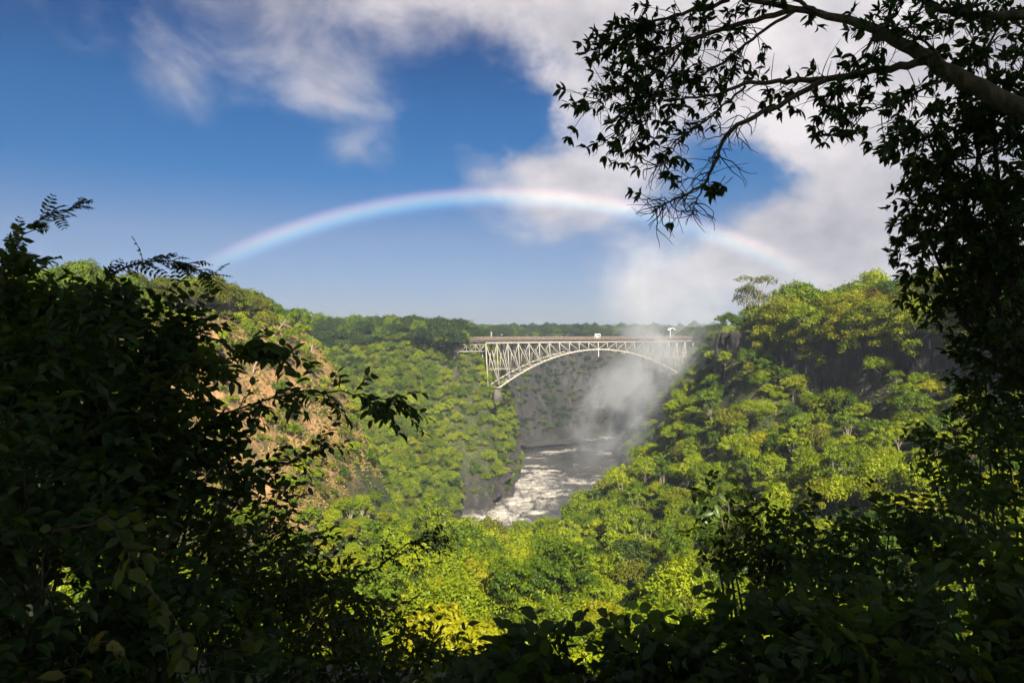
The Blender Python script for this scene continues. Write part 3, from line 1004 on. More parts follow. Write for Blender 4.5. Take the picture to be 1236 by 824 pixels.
# rank what shows: size in the picture, only where it is neither behind the ground nor behind the near leaves
cx_ = np.array([c[0] for c in cand]); cy_ = np.array([c[1] for c in cand]); cz_ = np.array([c[2] for c in cand]); cs_ = np.array([c[3] for c in cand])
hgt = np.array([{'r': 11.0, 'b': 2.3}.get(c[4][0], 7.0) for c in cand]) * cs_
u, v = proj(cx_, cy_, cz_ + hgt * .8)
vis = open_view(u, v) & ~hidden(cx_, cy_, cz_ + hgt * .9)
size_px = hgt / cy_ * F
REG = np.array([c[5] for c in cand])
GROUPS = {
    'mid': ('canopy_tree', 'trees on the near gorge slope below the river bend', 'tree in the dense canopy below the river bend'),
    'right': ('slope_tree', 'trees on the right gorge slope under the cliff', 'tree on the bright right gorge slope under the dark cliff'),
    'left': ('gully_tree', 'trees at the foot of the brown hill', 'tree at the foot of the bare brown hill'),
    'rim': ('rim_tree', 'trees along the top of the right cliff', 'tree on the top of the right cliff'),
    'cliff': ('cliff_tree', 'trees growing against the right cliff', 'tree growing up against the dark face of the right cliff'),
    'hilltop': ('hilltop_tree', 'trees on the crest of the left hill', 'tree on the crest of the left hill'),
    'hillbush': ('bush', 'bushes scattered on the brown hill', 'bush on the bare earth of the brown left hill'),
    'farleft': ('hillside_tree', 'trees on the far left slope below the bridge end', 'tree on the far left slope beside the river'),
    'farleft_top': ('plateau_tree', 'trees along the plateau edge left of the bridge', 'tree along the plateau edge left of the bridge'),
    'behind': ('gorge_tree', 'trees on the gorge walls beyond the bridge', 'tree on the gorge wall beyond the bridge'),
}
KIND_WORD = {'canopy_0': 'rounded lime green', 'canopy_1': 'layered lime green', 'canopy_2': 'full yellow green', 'canopy_3': 'rounded mid green', 'canopy_4': 'layered mid green',
             'canopy_5': 'dull olive', 'canopy_6': 'dark green', 'canopy_7': 'golden green', 'canopy_8': 'airy mid green', 'canopy_9': 'airy lime green', 'rim_0': 'drooping golden green', 'rim_1': 'drooping lime green', 'rim_2': 'spreading mid green',
             'rim_3': 'spreading lime green', 'rim_4': 'russet', 'rim_5': 'olive', 'bush_0': 'lime green', 'bush_1': 'olive', 'bush_2': 'green', 'bush_3': 'russet', 'bush_4': 'golden'}
QUOTA = {'mid': 150, 'right': 90, 'left': 30, 'rim': 90, 'cliff': 40, 'hilltop': 45, 'hillbush': 110, 'farleft': 60, 'farleft_top': 24, 'behind': 8}
single = np.zeros(len(cand), bool)
for k, q in QUOTA.items():
    idx = np.where((REG == k) & vis)[0]
    idx = idx[np.argsort(-size_px[idx])][:q]
    single[idx] = True
for i in np.where(single)[0]:
    x, y, z, s, pn, rg = cand[i]
    nm, grp, lab = GROUPS[rg]
    sz = '' if rg in ('hillbush',) else ('tall ' if s > 1.02 else ('low ' if s < .74 else ''))
    plant(pn, nm, (x, y, z - .3), rng.uniform(0, 6.28), (s * rng.uniform(.8, 1.2), s * rng.uniform(.8, 1.2), s * (rng.uniform(.75, 1.1) if rg == 'rim' else rng.uniform(.8, 1.35))), sz + KIND_WORD[pn] + ' ' + lab, 'bush' if rg == 'hillbush' else 'tree', grp, (rng.normal() * .07, rng.normal() * .07))
n_single = int(single.sum())

# the rest of the wood: one object, one point per tree, instanced by geometry nodes
def wood(name, pts, scl, kinds, names, label, cat):
    me = bpy.data.meshes.new(name)
    me.vertices.add(len(pts))
    me.vertices.foreach_set('co', np.asarray(pts, np.float32).ravel())
    for nm, ty, dat in (('size', 'FLOAT_VECTOR', (np.asarray(scl)[:, None] * rng.uniform((.8, .8, .8), (1.2, 1.2, 1.4), (len(pts), 3))).astype(np.float32)), ('turn', 'FLOAT', rng.uniform(0, 6.28, len(pts)).astype(np.float32)), ('which', 'INT', np.asarray(kinds, np.int32))):
        a = me.attributes.new(nm, ty, 'POINT')
        a.data.foreach_set('vector' if ty == 'FLOAT_VECTOR' else 'value', dat.ravel())
    o = obj(name, me)
    tag(o, label, cat, None, 'stuff')
    g = bpy.data.node_groups.new(name, 'GeometryNodeTree')
    g.interface.new_socket('Geometry', in_out='INPUT', socket_type='NodeSocketGeometry')
    g.interface.new_socket('Geometry', in_out='OUTPUT', socket_type='NodeSocketGeometry')
    gi, go = g.nodes.new('NodeGroupInput'), g.nodes.new('NodeGroupOutput')
    iop = g.nodes.new('GeometryNodeInstanceOnPoints')
    iop.inputs['Pick Instance'].default_value = True
    jn = g.nodes.new('GeometryNodeJoinGeometry')
    for nme in reversed(names):
        oi = g.nodes.new('GeometryNodeObjectInfo')
        oi.inputs['Object'].default_value = CROWN[nme]
        oi.inputs['As Instance'].default_value = True
        g.links.new(oi.outputs['Geometry'], jn.inputs[0])
    def attr(nm, ty):
        a = g.nodes.new('GeometryNodeInputNamedAttribute')
        a.data_type = ty
        a.inputs['Name'].default_value = nm
        return a.outputs['Attribute']
    cb = g.nodes.new('ShaderNodeCombineXYZ')
    g.links.new(attr('turn', 'FLOAT'), cb.inputs[2])
    g.links.new(gi.outputs[0], iop.inputs['Points'])
    g.links.new(jn.outputs[0], iop.inputs['Instance'])
    g.links.new(attr('which', 'INT'), iop.inputs['Instance Index'])
    g.links.new(cb.outputs[0], iop.inputs['Rotation'])
    g.links.new(attr('size', 'FLOAT_VECTOR'), iop.inputs['Scale'])
    g.links.new(iop.outputs[0], go.inputs[0])
    md = o.modifiers.new('wood', 'NODES')
    md.node_group = g
    return o

# one real tree of each kind is the pattern for the woods
CROWN = {}
for o in list(COL.objects):
    if o.name.startswith('crown'):
        for k, (cm, tm) in PROTO.items():
            if o.data == cm and k not in CROWN:
                CROWN[k] = o
missing = [k for k in PROTO if k not in CROWN and not k.startswith('open')]
for j, k in enumerate(missing):
    # stands on the plateau behind the viewpoint
    wrd = 'dark green' if k == 'far_0' else ('spreading green' if k == 'far_1' else KIND_WORD[k])
    t_ = plant(k, 'plateau_tree', (-60 - 9 * j, 640 + 11 * j, float(ground_z(-60 - 9 * j, 640 + 11 * j))), j, 1.0, wrd + ' tree of the flat wood far beyond the left bank', 'tree')
    CROWN[k] = t_.children[1] if t_.children[1].data == PROTO[k][0] else t_.children[0]

names = list(CROWN)
rest = [i for i in range(len(cand)) if not single[i]]
wood('woodland', [(cand[i][0], cand[i][1], cand[i][2] - .3) for i in rest], [cand[i][3] for i in rest], [names.index(cand[i][4]) for i in rest], names,
     'dense green woodland filling the gorge sides between the nearer trees', 'woodland')

# far plateau wood up to the horizon
pts, scl, kd = [], [], []
for y0, y1, step in ((500, 900, 13), (900, 1600, 20), (1600, 3000, 34), (3000, 5200, 60)):
    gx, gy = np.meshgrid(np.arange(-y1 * .85, y1 * .85, step), np.arange(y0, y1, step))
    x = (gx + rng.uniform(-.45, .45, gx.shape) * step).ravel(); y = (gy + rng.uniform(-.45, .45, gy.shape) * step).ravel()
    z = ground_z(x, y)
    ok = (z > -9) & (np.abs(x / y) < .8)
    # keep the road and the houses clear
    for hx, hy, rr in ((px(583, 0, 900)[0], 900, 14), (px(599, 0, 880)[0], 880, 15), (px(806, 0, 900)[0], 900, 12)):
        ok &= np.abs(x - hx * y / hy) > rr * np.where(y < hy, 1, 0)
    ok &= ~((x > px(566, 0, 1)[0] * y) & (x < px(840, 0, 1)[0] * y) & (y < 760) & (z > -9) & (rng.random(len(x)) < .5))
    for a, b, c in zip(x[ok], y[ok], z[ok]):
        pts.append((a, b, c - .3)); scl.append(rng.uniform(.7, 1.25) * (1 + step / 70) * (1 if b > 760 else .62)); kd.append(int(rng.random() < .35))
fnames = ['far_0', 'far_1']
wood('distant_woodland', pts, scl, kd, fnames, 'hazy dark treeline of the flat wood beyond the bridge', 'woodland')

# ------------------------------------------------------------------ special trees and the cliff on the right
def cliff_mat():
    m, t, out = new_mat('basalt')
    p = N(t, 'ShaderNodeBsdfPrincipled')
    p.inputs['Roughness'].default_value = .85
    n1 = tex_noise(t, .55, 6, .62, 'Position', (1, 1, .32), .8)
    n2 = tex_noise(t, 2.4, 5, .6, 'Position', (1, 1, .4))
    c = ramp(t, mth(t, 'MULTIPLY_ADD', n1, .7, mth(t, 'MULTIPLY', n2, .3)), [(.36, (.008, .007, .007)), (.50, (.020, .017, .016)), (.60, (.050, .039, .034)), (.70, (.13, .105, .09))])
    t.links.new(c, p.inputs['Base Color'])
    b = N(t, 'ShaderNodeBump')
    b.inputs['Strength'].default_value = .7
    b.inputs['Distance'].default_value = .4
    t.links.new(n2, b.inputs['Height'])
    t.links.new(b.outputs[0], p.inputs['Normal'])
    t.links.new(p.outputs[0], out.inputs['Surface'])
    return m
M['basalt'] = cliff_mat()

def rock_wall(name, path, ztop, zbot, seed, label, depth=2.2, step=.8):
    """columnar rock face along a plan path; a closed slab with stepped columns"""
    path = np.asarray(path, float)
    seg = np.r_[0, np.cumsum(np.hypot(*np.diff(path, axis=0).T))]
    n = int(seg[-1] / step)
    s = np.linspace(0, seg[-1], n)
    x, y = np.interp(s, seg, path[:, 0]), np.interp(s, seg, path[:, 1])
    tx, ty = np.gradient(x), np.gradient(y)
    l = np.hypot(tx, ty)
    nx, ny = -ty / l, tx / l                     # towards the gorge
    zt = np.interp(s, seg, ztop) + 1.5 * fbm(s / 6, s * 0, 2, seed)
    zb = np.interp(s, seg, zbot)
    m = 16
    k = np.linspace(0, 1, m)
    S, K = np.meshgrid(s, k)
    col = noise2(np.floor(S / 2.1 + 1.5 * fbm(S / 9, K * 2, 2, seed + 3)) * 7.7, K * 0 + seed, seed)
    out = (col - .5) * depth + 1.6 * fbm(S / 3.3, K * 5, 3, seed + 9) + 1.8 * (K - .5) * -1 + (noise2(np.floor(S / 2.1) * 3.3, np.floor(K * 4.2), seed + 5) - .5) * .9
    P = np.stack([x[None] + nx[None] * out, y[None] + ny[None] * out, zb[None] + (zt - zb)[None] * K], -1)
    mb = MB()
    i, j = np.meshgrid(np.arange(m - 1), np.arange(n - 1), indexing='ij')
    f = np.stack([i * n + j, i * n + j + 1, (i + 1) * n + j + 1, (i + 1) * n + j], -1).reshape(-1, 4)
    back = P[-1] - np.stack([nx, ny, 0 * nx], -1) * 6 - np.array((0, 0, 1.0))
    V = np.concatenate([P.reshape(-1, 3), back])
    f2 = np.array([[(m - 1) * n + q, (m - 1) * n + q + 1, m * n + q + 1, m * n + q] for q in range(n - 1)])
    mb.add(V, [f, f2])
    o = mb.build(name, M['basalt'])
    tag(o, label, 'cliff', None, 'structure')
    return o
ys_ = np.array([252, 240, 225, 205, 190, 170, 150, 130, 110, 96])
edge = np.array([rim_edge(q) for q in ys_])
rock_wall('cliff', np.stack([edge - 3.0, ys_], 1)[::-1], np.full(10, -.5), [-24, -24, -25, -25, -26, -26, -27, -28, -26, -24][::-1], 41, 'dark columnar rock cliff under the trees on the right')
rock_wall('cliff', [(-17, 432), (-12, 441), (-7, 455), (-1, 485), (5, 530), (1, 575)], [-102, -97, -90, -82, -75, -74], [-110] * 6, 63, 'dark rock bank dropping into the river below the left bridge end', 5.0)

# pale airy tree on the skyline at the left end of the right cliff
p = px(909, 376, 236)
plant('open_0', 'skyline_tree', (p[0], 236, float(ground_z(p[0], 236)) - .3), 0.6, 1.8, 'pale thin-crowned tree standing above the left end of the right cliff', 'tree')
# bent trees on the left hill's shoulder with bare white limbs
def bare_tree(loc, h, label, seed, lean=(0, 0)):
    r = np.random.default_rng(seed)
    o = empty('bare_tree', loc, label, 'tree')
    t = MB()
    top = np.array((lean[0], lean[1], h))
    t.tube([(0, 0, -.8), top * .35 + r.normal(size=3) * .2, top * .7, top], [.24, .18, .14, .06], 7)
    t.build('trunk', M['bark_pale'], o, True)
    for k in range(6):
        st = top * r.uniform(.4, .95)
        d = np.array((r.normal() * 1.2 + lean[0] * .3, r.normal() * .8, r.uniform(.6, 2.0))) * h * .22
        m = MB(); m.tube([st, st + d * .5 + r.normal(size=3) * .2, st + d], [.09, .06, .025], 5)
        m.build('limb', M['bark_pale'], o, True)
    return o
def on_ground(x, y, d):
    p = px(x, y, d)
    return (p[0], d, float(ground_z(p[0], d)))
def hit(x, y, d0=60, d1=800):
    """ground point seen at a photo pixel"""
    d = np.linspace(d0, d1, 3000)
    X, Z = (x - CX) / F * d, -(y - HY) / F * d
    k = np.argmax(ground_z(X, d) > Z)
    return (float(X[k]), float(d[k]), float(Z[k]))
bare_tree(hit(305, 450), 5.5, 'leafless white-limbed tree near the top of the brown hill', 5, (2.2, 0))
bare_tree(hit(372, 432), 5.5, 'leafless pale tree on the right shoulder of the left hill', 6, (1.8, 0))
bare_tree(hit(330, 405), 4.5, 'leaning pale dead trunk just below the hill crest trees', 9, (3.6, 0))

# dry grass on the brown hill
mb = MB()
gx = rng.uniform(-96, -34, 16000); gy = rng.uniform(130, 265, 16000)
sm = soil_mask(gx, gy)
ok = (sm > .2) & (fbm(gx / 7, gy / 7, 3, 29) > -.05)
gx, gy = gx[ok], gy[ok]
gz = ground_z(gx, gy)
for q in range(3):
    n = len(gx)
    P = np.stack([gx + rng.normal(size=n) * .25, gy + rng.normal(size=n) * .25, gz + .25], -1)
    nn = rng.normal(size=(n, 3)); nn[:, 2] *= .3
    cards(mb, P, nn, np.full(n, .8), .4)
tag(mb.build('dry_grass', M['dry']), 'dry straw-coloured grass on the brown hill', 'grass', None, 'stuff')
# low green cover on the slopes
mb = MB()
gx = rng.uniform(-60, 112, 60000); gy = rng.uniform(85, 292, 60000)
gz = ground_z(gx, gy)
u, v = proj(gx, gy, gz)
ok = (u > 330) & (u < 1236) & (v < 830) & (gz > -98) & (gz < -11)
gx, gy, gz = gx[ok], gy[ok], gz[ok]
n = len(gx)
P = np.stack([gx, gy, gz + rng.uniform(.1, .9, n)], -1)
nn = rng.normal(size=(n, 3)) * .6 + np.array((0, -.3, .8))
cards(mb, P, nn, np.full(n, .75), .55, np.clip(.5 + fbm(gx / 9, gy / 9, 3, 55) * 1.5 + rng.normal(size=n) * .15, 0, 1))
tag(mb.build('ground_cover', M['green']), 'low leafy undergrowth between the trees of the gorge slopes', 'undergrowth', None, 'stuff')

mb = MB()
gx = rng.uniform(-175, 8, 90000); gy = rng.uniform(296, 560, 90000)
gz = ground_z(gx, gy)
u, v = proj(gx, gy, gz)
ok = (u > 300) & (u < 660) & (gz > -101) & (gz < -6)
gx, gy, gz = gx[ok], gy[ok], gz[ok]
n = len(gx)
P = np.stack([gx, gy, gz + rng.uniform(.2, 1.6, n)], -1)
nn = rng.normal(size=(n, 3)) * .6 + np.array((.1, -.6, .6))
cards(mb, P, nn, np.full(n, 1.3), .6, np.clip(.5 + fbm(gx / 16, gy / 16, 3, 155) * 1.6 + rng.normal(size=n) * .12, 0, 1))
tag(mb.build('undergrowth', M['green']), 'green creepers and undergrowth covering the far left gorge slope', 'undergrowth', None, 'stuff')

# ------------------------------------------------------------------ near leaves
LEAF_V = np.array([(0, 0, 0), (.32, .5, .05), (.32, 0, -.03), (.32, -.5, .05), (.70, .40, .0), (.72, 0, -.08), (.70, -.40, .0), (1, 0, -.2)])
LEAF_T = np.array([(0, 2, 1), (0, 3, 2), (4, 5, 7), (5, 6, 7)])
LEAF_Q = np.array([(1, 2, 5, 4), (2, 3, 6, 5)])
def leaves(mb, P, D, Up, Ln, Wd, r=rng, tint=None):
    """pointed, folded leaves: base P, axis D, face normal Up, length, width"""
    n = len(P)
    if n == 0:
        return
    D = unit(D)
    S = unit(np.cross(Up, D))
    U = np.cross(D, S)
    Ln, Wd = np.broadcast_to(Ln, (n,)), np.broadcast_to(Wd, (n,))
    q = LEAF_V[None]
    droop = r.uniform(.2, 1.8, n)
    v = P[:, None] + D[:, None] * (q[..., 0] * Ln[:, None])[..., None] + S[:, None] * (q[..., 1] * Wd[:, None])[..., None] + U[:, None] * (q[..., 2] * Ln[:, None] * droop[:, None])[..., None]
    o = (np.arange(n) * 8)[:, None, None]
    t = r.uniform(0, 1, n) if tint is None else np.broadcast_to(tint, (n,))
    mb.add(v.reshape(-1, 3), [(LEAF_T[None] + o).reshape(-1, 3), (LEAF_Q[None] + o).reshape(-1, 4)], np.repeat(t, 8))

def curve_pts(a, d, l, n, r, sag=.25, wig=.12):
    pts = [np.array(a, float)]
    d = unit(np.array(d, float))
    for i in range(n):
        d = unit(d + np.array((0, 0, -sag / n)) + r.normal(size=3) * wig)
        pts.append(pts[-1] + d * l / n)
    return np.array(pts)

def twig(lv, wd, a, d, l, r, nl=9, Ln=.11, Wd=.045, rad=.004, mode='alt', sag=.3):
    """a twig with alternate, feathery or rosette leaves"""
    pts = curve_pts(a, d, l, 4, r, sag)
    wd.tube(pts, np.linspace(rad, rad * .35, 5), 4)
    dirs = np.gradient(pts, axis=0)
    if mode == 'rosette':
        ends = [(pts[-1], unit(dirs[-1]))] + ([(pts[-2], unit(dirs[-2]))] if r.random() < .5 else [])
        for e, dd in ends:
            k = r.integers(5, 9)
            ax = unit(r.normal(size=(k, 3)))
            D = unit(ax - (ax @ dd)[:, None] * dd + dd * r.uniform(.2, .8, (k, 1)) + np.array((0, 0, -.15)))
            leaves(lv, np.repeat(e[None], k, 0), D, unit(r.normal(size=(k, 3)) * .5 + np.array((0, 0, .7))), Ln * r.uniform(.65, 1.15, k), Wd * r.uniform(.8, 1.15, k), r)
        return pts
    q = np.linspace(.12, 1, nl) * 4
    i = np.minimum(q.astype(int), 3)
    P = pts[i] + (pts[i + 1] - pts[i]) * (q - i)[:, None]
    T = unit(pts[i + 1] - pts[i])
    up = unit(np.array((0, 0, 1.0)) + r.normal(size=3) * .35)
    side = unit(np.cross(T, up))
    if mode == 'feather':
        for sg in (-1, 1):
            D = T * .35 + side * sg + r.normal(size=(nl, 3)) * .07
            ln = Ln * np.sin(np.linspace(.35, 2.7, nl)) * r.uniform(.85, 1.1, nl)
            leaves(lv, P, D, np.cross(side, T) * 1.0 + r.normal(size=(nl, 3)) * .12, ln, ln * Wd / Ln, r)
    else:
        sg = np.where(np.arange(nl) % 2, 1, -1)[:, None]
        D = T * r.uniform(.4, 1.0, (nl, 1)) + side * sg + r.normal(size=(nl, 3)) * .3 + np.array((0, 0, -.2))
        leaves(lv, P, D, np.cross(side, T) + r.normal(size=(nl, 3)) * .45, Ln * r.uniform(.6, 1.2, nl), Wd * r.uniform(.75, 1.2, nl), r)
    return pts

def near_bush(name, lobes, label, cat='bush', mat='near', mode='alt', Ln=.11, Wd=.05, tw=.34, nl=9, seed=0, group=None, bark='bark_near', stem_r=.018, base=None):
    """lobes: (px, py, depth, half width px, half height px, half depth m, twigs)"""
    r = np.random.default_rng(seed)
    lv, wd = MB(), MB()
    c0 = np.array(px(*lobes[0][:3]))
    if base is None:
        base = (c0[0], c0[1], float(ground_z(c0[0], c0[1])))
    base = np.array(base, float)
    for lx, ly, d, rx, ry, rd, n in lobes:
        c = np.array(px(lx, ly, d))
        rad = np.array((rx / F * d, rd, ry / F * d))
        # a few stems carry the lobe
        for k in range(3):
            e = c + unit(r.normal(size=3)) * rad * .6
            bs = base + np.array((r.normal() * .15, r.normal() * .15, -.1))
            mid = bs * .45 + e * .55 + r.normal(size=3) * .12
            mid[2] = min(mid[2], max(bs[2], e[2]))
            wd.tube([bs, mid, e], [stem_r, stem_r * .7, stem_r * .3], 5)
        q = unit(r.normal(size=(n, 3)))
        P = c + q * rad * (r.uniform(.15, 1, (n, 1)) ** .45)
        for a, o in zip(P, q):
            dd = o * np.array((1, .8, 1)) + r.normal(size=3) * .55 + np.array((0, 0, .15))
            l = tw * r.uniform(.6, 1.3)
            twig(lv, wd, a - unit(dd) * l * .4, dd, l, r, nl, Ln, Wd, .0035, mode)
    o = empty(name, tuple(base), label, cat, group)
    for mbx, nm, mt in ((wd, 'stems', bark), (lv, 'foliage', mat)):
        mbx.v = [v - base for v in mbx.v]
        mbx.build(nm, M[mt], o)
    return o

NB = near_bush
# left mass, from the back to the front
NB('bush', [(150, 400, 6.5, 105, 58, .5, 180), (195, 470, 6.3, 62, 66, .5, 64), (60, 412, 6.2, 100, 66, .5, 180)], 'dark broad-leaved bush at left whose top meets the sky beside the brown hill', seed=1, Ln=.12, Wd=.055)
NB('bush', [(22, 385, 5.0, 55, 48, .4, 110), (4, 322, 5.0, 22, 22, .2, 18), (-90, 400, 5.0, 60, 90, .4, 90), (60, 460, 4.8, 100, 90, .5, 200)], 'tall dark bush at the left edge rising highest against the blue sky', seed=2, Ln=.105, Wd=.042)
NB('bush', [(165, 545, 5.0, 110, 80, .5, 150), (255, 575, 5.2, 56, 50, .4, 34), (80, 560, 4.6, 120, 90, .5, 200)], 'dark leafy bush in the left foreground in front of the brown hill', seed=3, Ln=.11, Wd=.05)
NB('bush', [(220, 690, 4.6, 115, 86, .5, 190), (325, 680, 5.0, 80, 70, .5, 120), (370, 755, 5.0, 80, 60, .5, 120)], 'small-leaved green bush at lower left, leaves coloured lighter as if half in sun', seed=4, Ln=.075, Wd=.034, mat='near_light')
NB('bush', [(60, 720, 3.4, 165, 130, .4, 230), (200, 800, 3.3, 140, 56, .4, 110), (-40, 560, 3.5, 90, 120, .4, 130)], 'black shaded bush filling the lower left corner', seed=5, Ln=.09, Wd=.04)
NB('bush', [(470, 815, 5.0, 110, 40, .4, 90), (400, 730, 6.2, 60, 40, .4, 60), (470, 760, 6.5, 60, 34, .4, 36)], 'sprawling bush at the bottom edge between the dark left corner and the canopy', seed=6, Ln=.085, Wd=.036)
# right and bottom
NB('bush', [(690, 826, 4.4, 130, 28, .4, 80), (600, 820, 4.6, 60, 24, .3, 30), (780, 800, 4.6, 60, 36, .3, 46), (655, 780, 4.7, 40, 24, .3, 14)], 'broad-leaved dark bush along the bottom edge right of the middle', seed=7, Ln=.13, Wd=.08, nl=7)
NB('bush', [(890, 785, 4.6, 120, 50, .4, 80), (1010, 790, 4.4, 110, 66, .4, 86)], 'dark bush at lower right with wide pointed leaves', seed=8, Ln=.115, Wd=.06)
NB('bush', [(1130, 800, 3.8, 170, 72, .4, 170), (1215, 710, 4.0, 60, 76, .4, 60)], 'black shaded bush filling the lower right corner', seed=9, Ln=.11, Wd=.05)
NB('bush', [(905, 645, 7.5, 66, 34, .5, 56), (985, 662, 7.2, 78, 44, .5, 70), (870, 602, 7.6, 30, 16, .3, 16)], 'dark leafy bush jutting up in front of the bright right slope', seed=10, Ln=.115, Wd=.052)
NB('bush', [(1090, 655, 6.2, 84, 46, .5, 56), (1010, 715, 6.0, 110, 46, .5, 70), (1160, 630, 6.0, 70, 45, .5, 50)], 'loose bush on the right with sunlit gaps between its dark leaves', seed=11, Ln=.10, Wd=.05)
NB('bush', [(1205, 560, 6.8, 60, 60, .5, 90), (1215, 470, 7.2, 45, 55, .5, 80), (1150, 540, 7.4, 50, 36, .4, 34)], 'dark bush at the right edge in front of the cliff', seed=12, Ln=.10, Wd=.045)

# branches with feathery leaves reaching up at the left
def spray(name, path, n, label, seed, mode='feather', Ln=.05, Wd=.018, tw=.32, nl=12, rad=.012, mat='near', cat='branch', spread=.6):
    r = np.random.default_rng(seed)
    pts = np.array([px(*p) for p in path])
    base = pts[0].copy()
    lv, wd = MB(), MB()
    t = np.linspace(0, 1, 3 * len(pts))
    seg = np.linspace(0, 1, len(pts))
    cur = np.stack([np.interp(t, seg, pts[:, k]) for k in range(3)], -1)
    cur[1:-1] += r.normal(size=cur[1:-1].shape) * .012
    wd.tube(cur, np.linspace(rad, rad * .3, len(cur)), 5)
    for k in range(n):
        q = r.uniform(.12, 1)
        i = min(int(q * (len(cur) - 1)), len(cur) - 2)
        a = cur[i]
        T = unit(cur[i + 1] - cur[i])
        d = T + r.normal(size=3) * spread + np.array((0, 0, .1))
        twig(lv, wd, a, d, tw * r.uniform(.6, 1.2), r, nl, Ln, Wd, .003, mode, .5)
    o = empty(name, tuple(base), label, cat)
    for mbx, nm, mt in ((wd, 'stem', 'bark_near'), (lv, 'foliage', mat)):
        mbx.v = [v - base for v in mbx.v]
        mbx.build(nm, M[mt], o)
    return o
def grounded(path):
    """prepend the stem down to the ground so no branch hangs in the air"""
    p = px(*path[0])
    g = float(ground_z(p[0], p[1]))
    return [(path[0][0] - 12, HY - (g - .1) / p[1] * F, p[1]), (path[0][0] - 6, HY - (g * .45 + p[2] * .55) / p[1] * F, p[1])] + path
spray('sapling', grounded([(-10, 420, 4.6), (0, 330, 4.6), (22, 292, 4.6), (58, 258, 4.6), (98, 246, 4.6)]), 60, 'slender feathery-leaved sapling rising highest at the left edge against the sky', 21, 'feather', .05, .02, .15, 7, .007, spread=.38)
spray('sapling', grounded([(60, 430, 5.4), (110, 350, 5.4), (160, 318, 5.4), (215, 318, 5.5), (272, 340, 5.6)]), 90, 'arching feathery-leaved sapling over the left bushes', 22, 'feather', .055, .022, .2, 7, .01)
spray('sapling', grounded([(150, 520, 5.0), (230, 440, 5.0), (300, 425, 5.1), (350, 430, 5.2)]), 55, 'leafy branch reaching in front of the upper brown hill', 23, 'alt', .12, .05, .3, 8)
spray('sapling', grounded([(190, 560, 5.4), (260, 505, 5.4), (330, 478, 5.5), (400, 468, 5.6), (455, 478, 5.7), (486, 492, 5.7)]), 75, 'long dark branch reaching right in front of the brown hill and the far green slope', 24, 'alt', .11, .045, .28, 8)
spray('sapling', grounded([(250, 650, 5.2), (300, 585, 5.2), (345, 560, 5.2), (395, 540, 5.2)]), 30, 'thin twiggy branch in front of the foot of the brown hill', 25, 'alt', .08, .035, .25, 7)
spray('sapling', grounded([(370, 780, 5.4), (440, 690, 5.5), (500, 655, 5.6), (530, 648, 5.6)]), 40, 'thin feathery branch rising from the lower left over the bright canopy', 26, 'alt', .05, .022, .2, 9)
# a drooping shoot with big pale leaves, low on the left
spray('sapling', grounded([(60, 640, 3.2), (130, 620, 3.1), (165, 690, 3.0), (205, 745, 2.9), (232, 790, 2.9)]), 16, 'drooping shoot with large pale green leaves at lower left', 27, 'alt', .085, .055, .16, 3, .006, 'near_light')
spray('sapling', grounded([(70, 820, 2.9), (95, 790, 2.9), (118, 775, 2.9)]), 4, 'small shoot with yellow leaves in the lower left corner', 28, 'alt', .085, .055, .08, 2, .004, 'yellow_leaf')
spray('sapling', grounded([(265, 810, 3.2), (285, 760, 3.2), (315, 770, 3.2)]), 10, 'shoot with large grey-green leaves near the bottom left edge', 29, 'alt', .085, .05, .16, 3, .005, 'near_light')

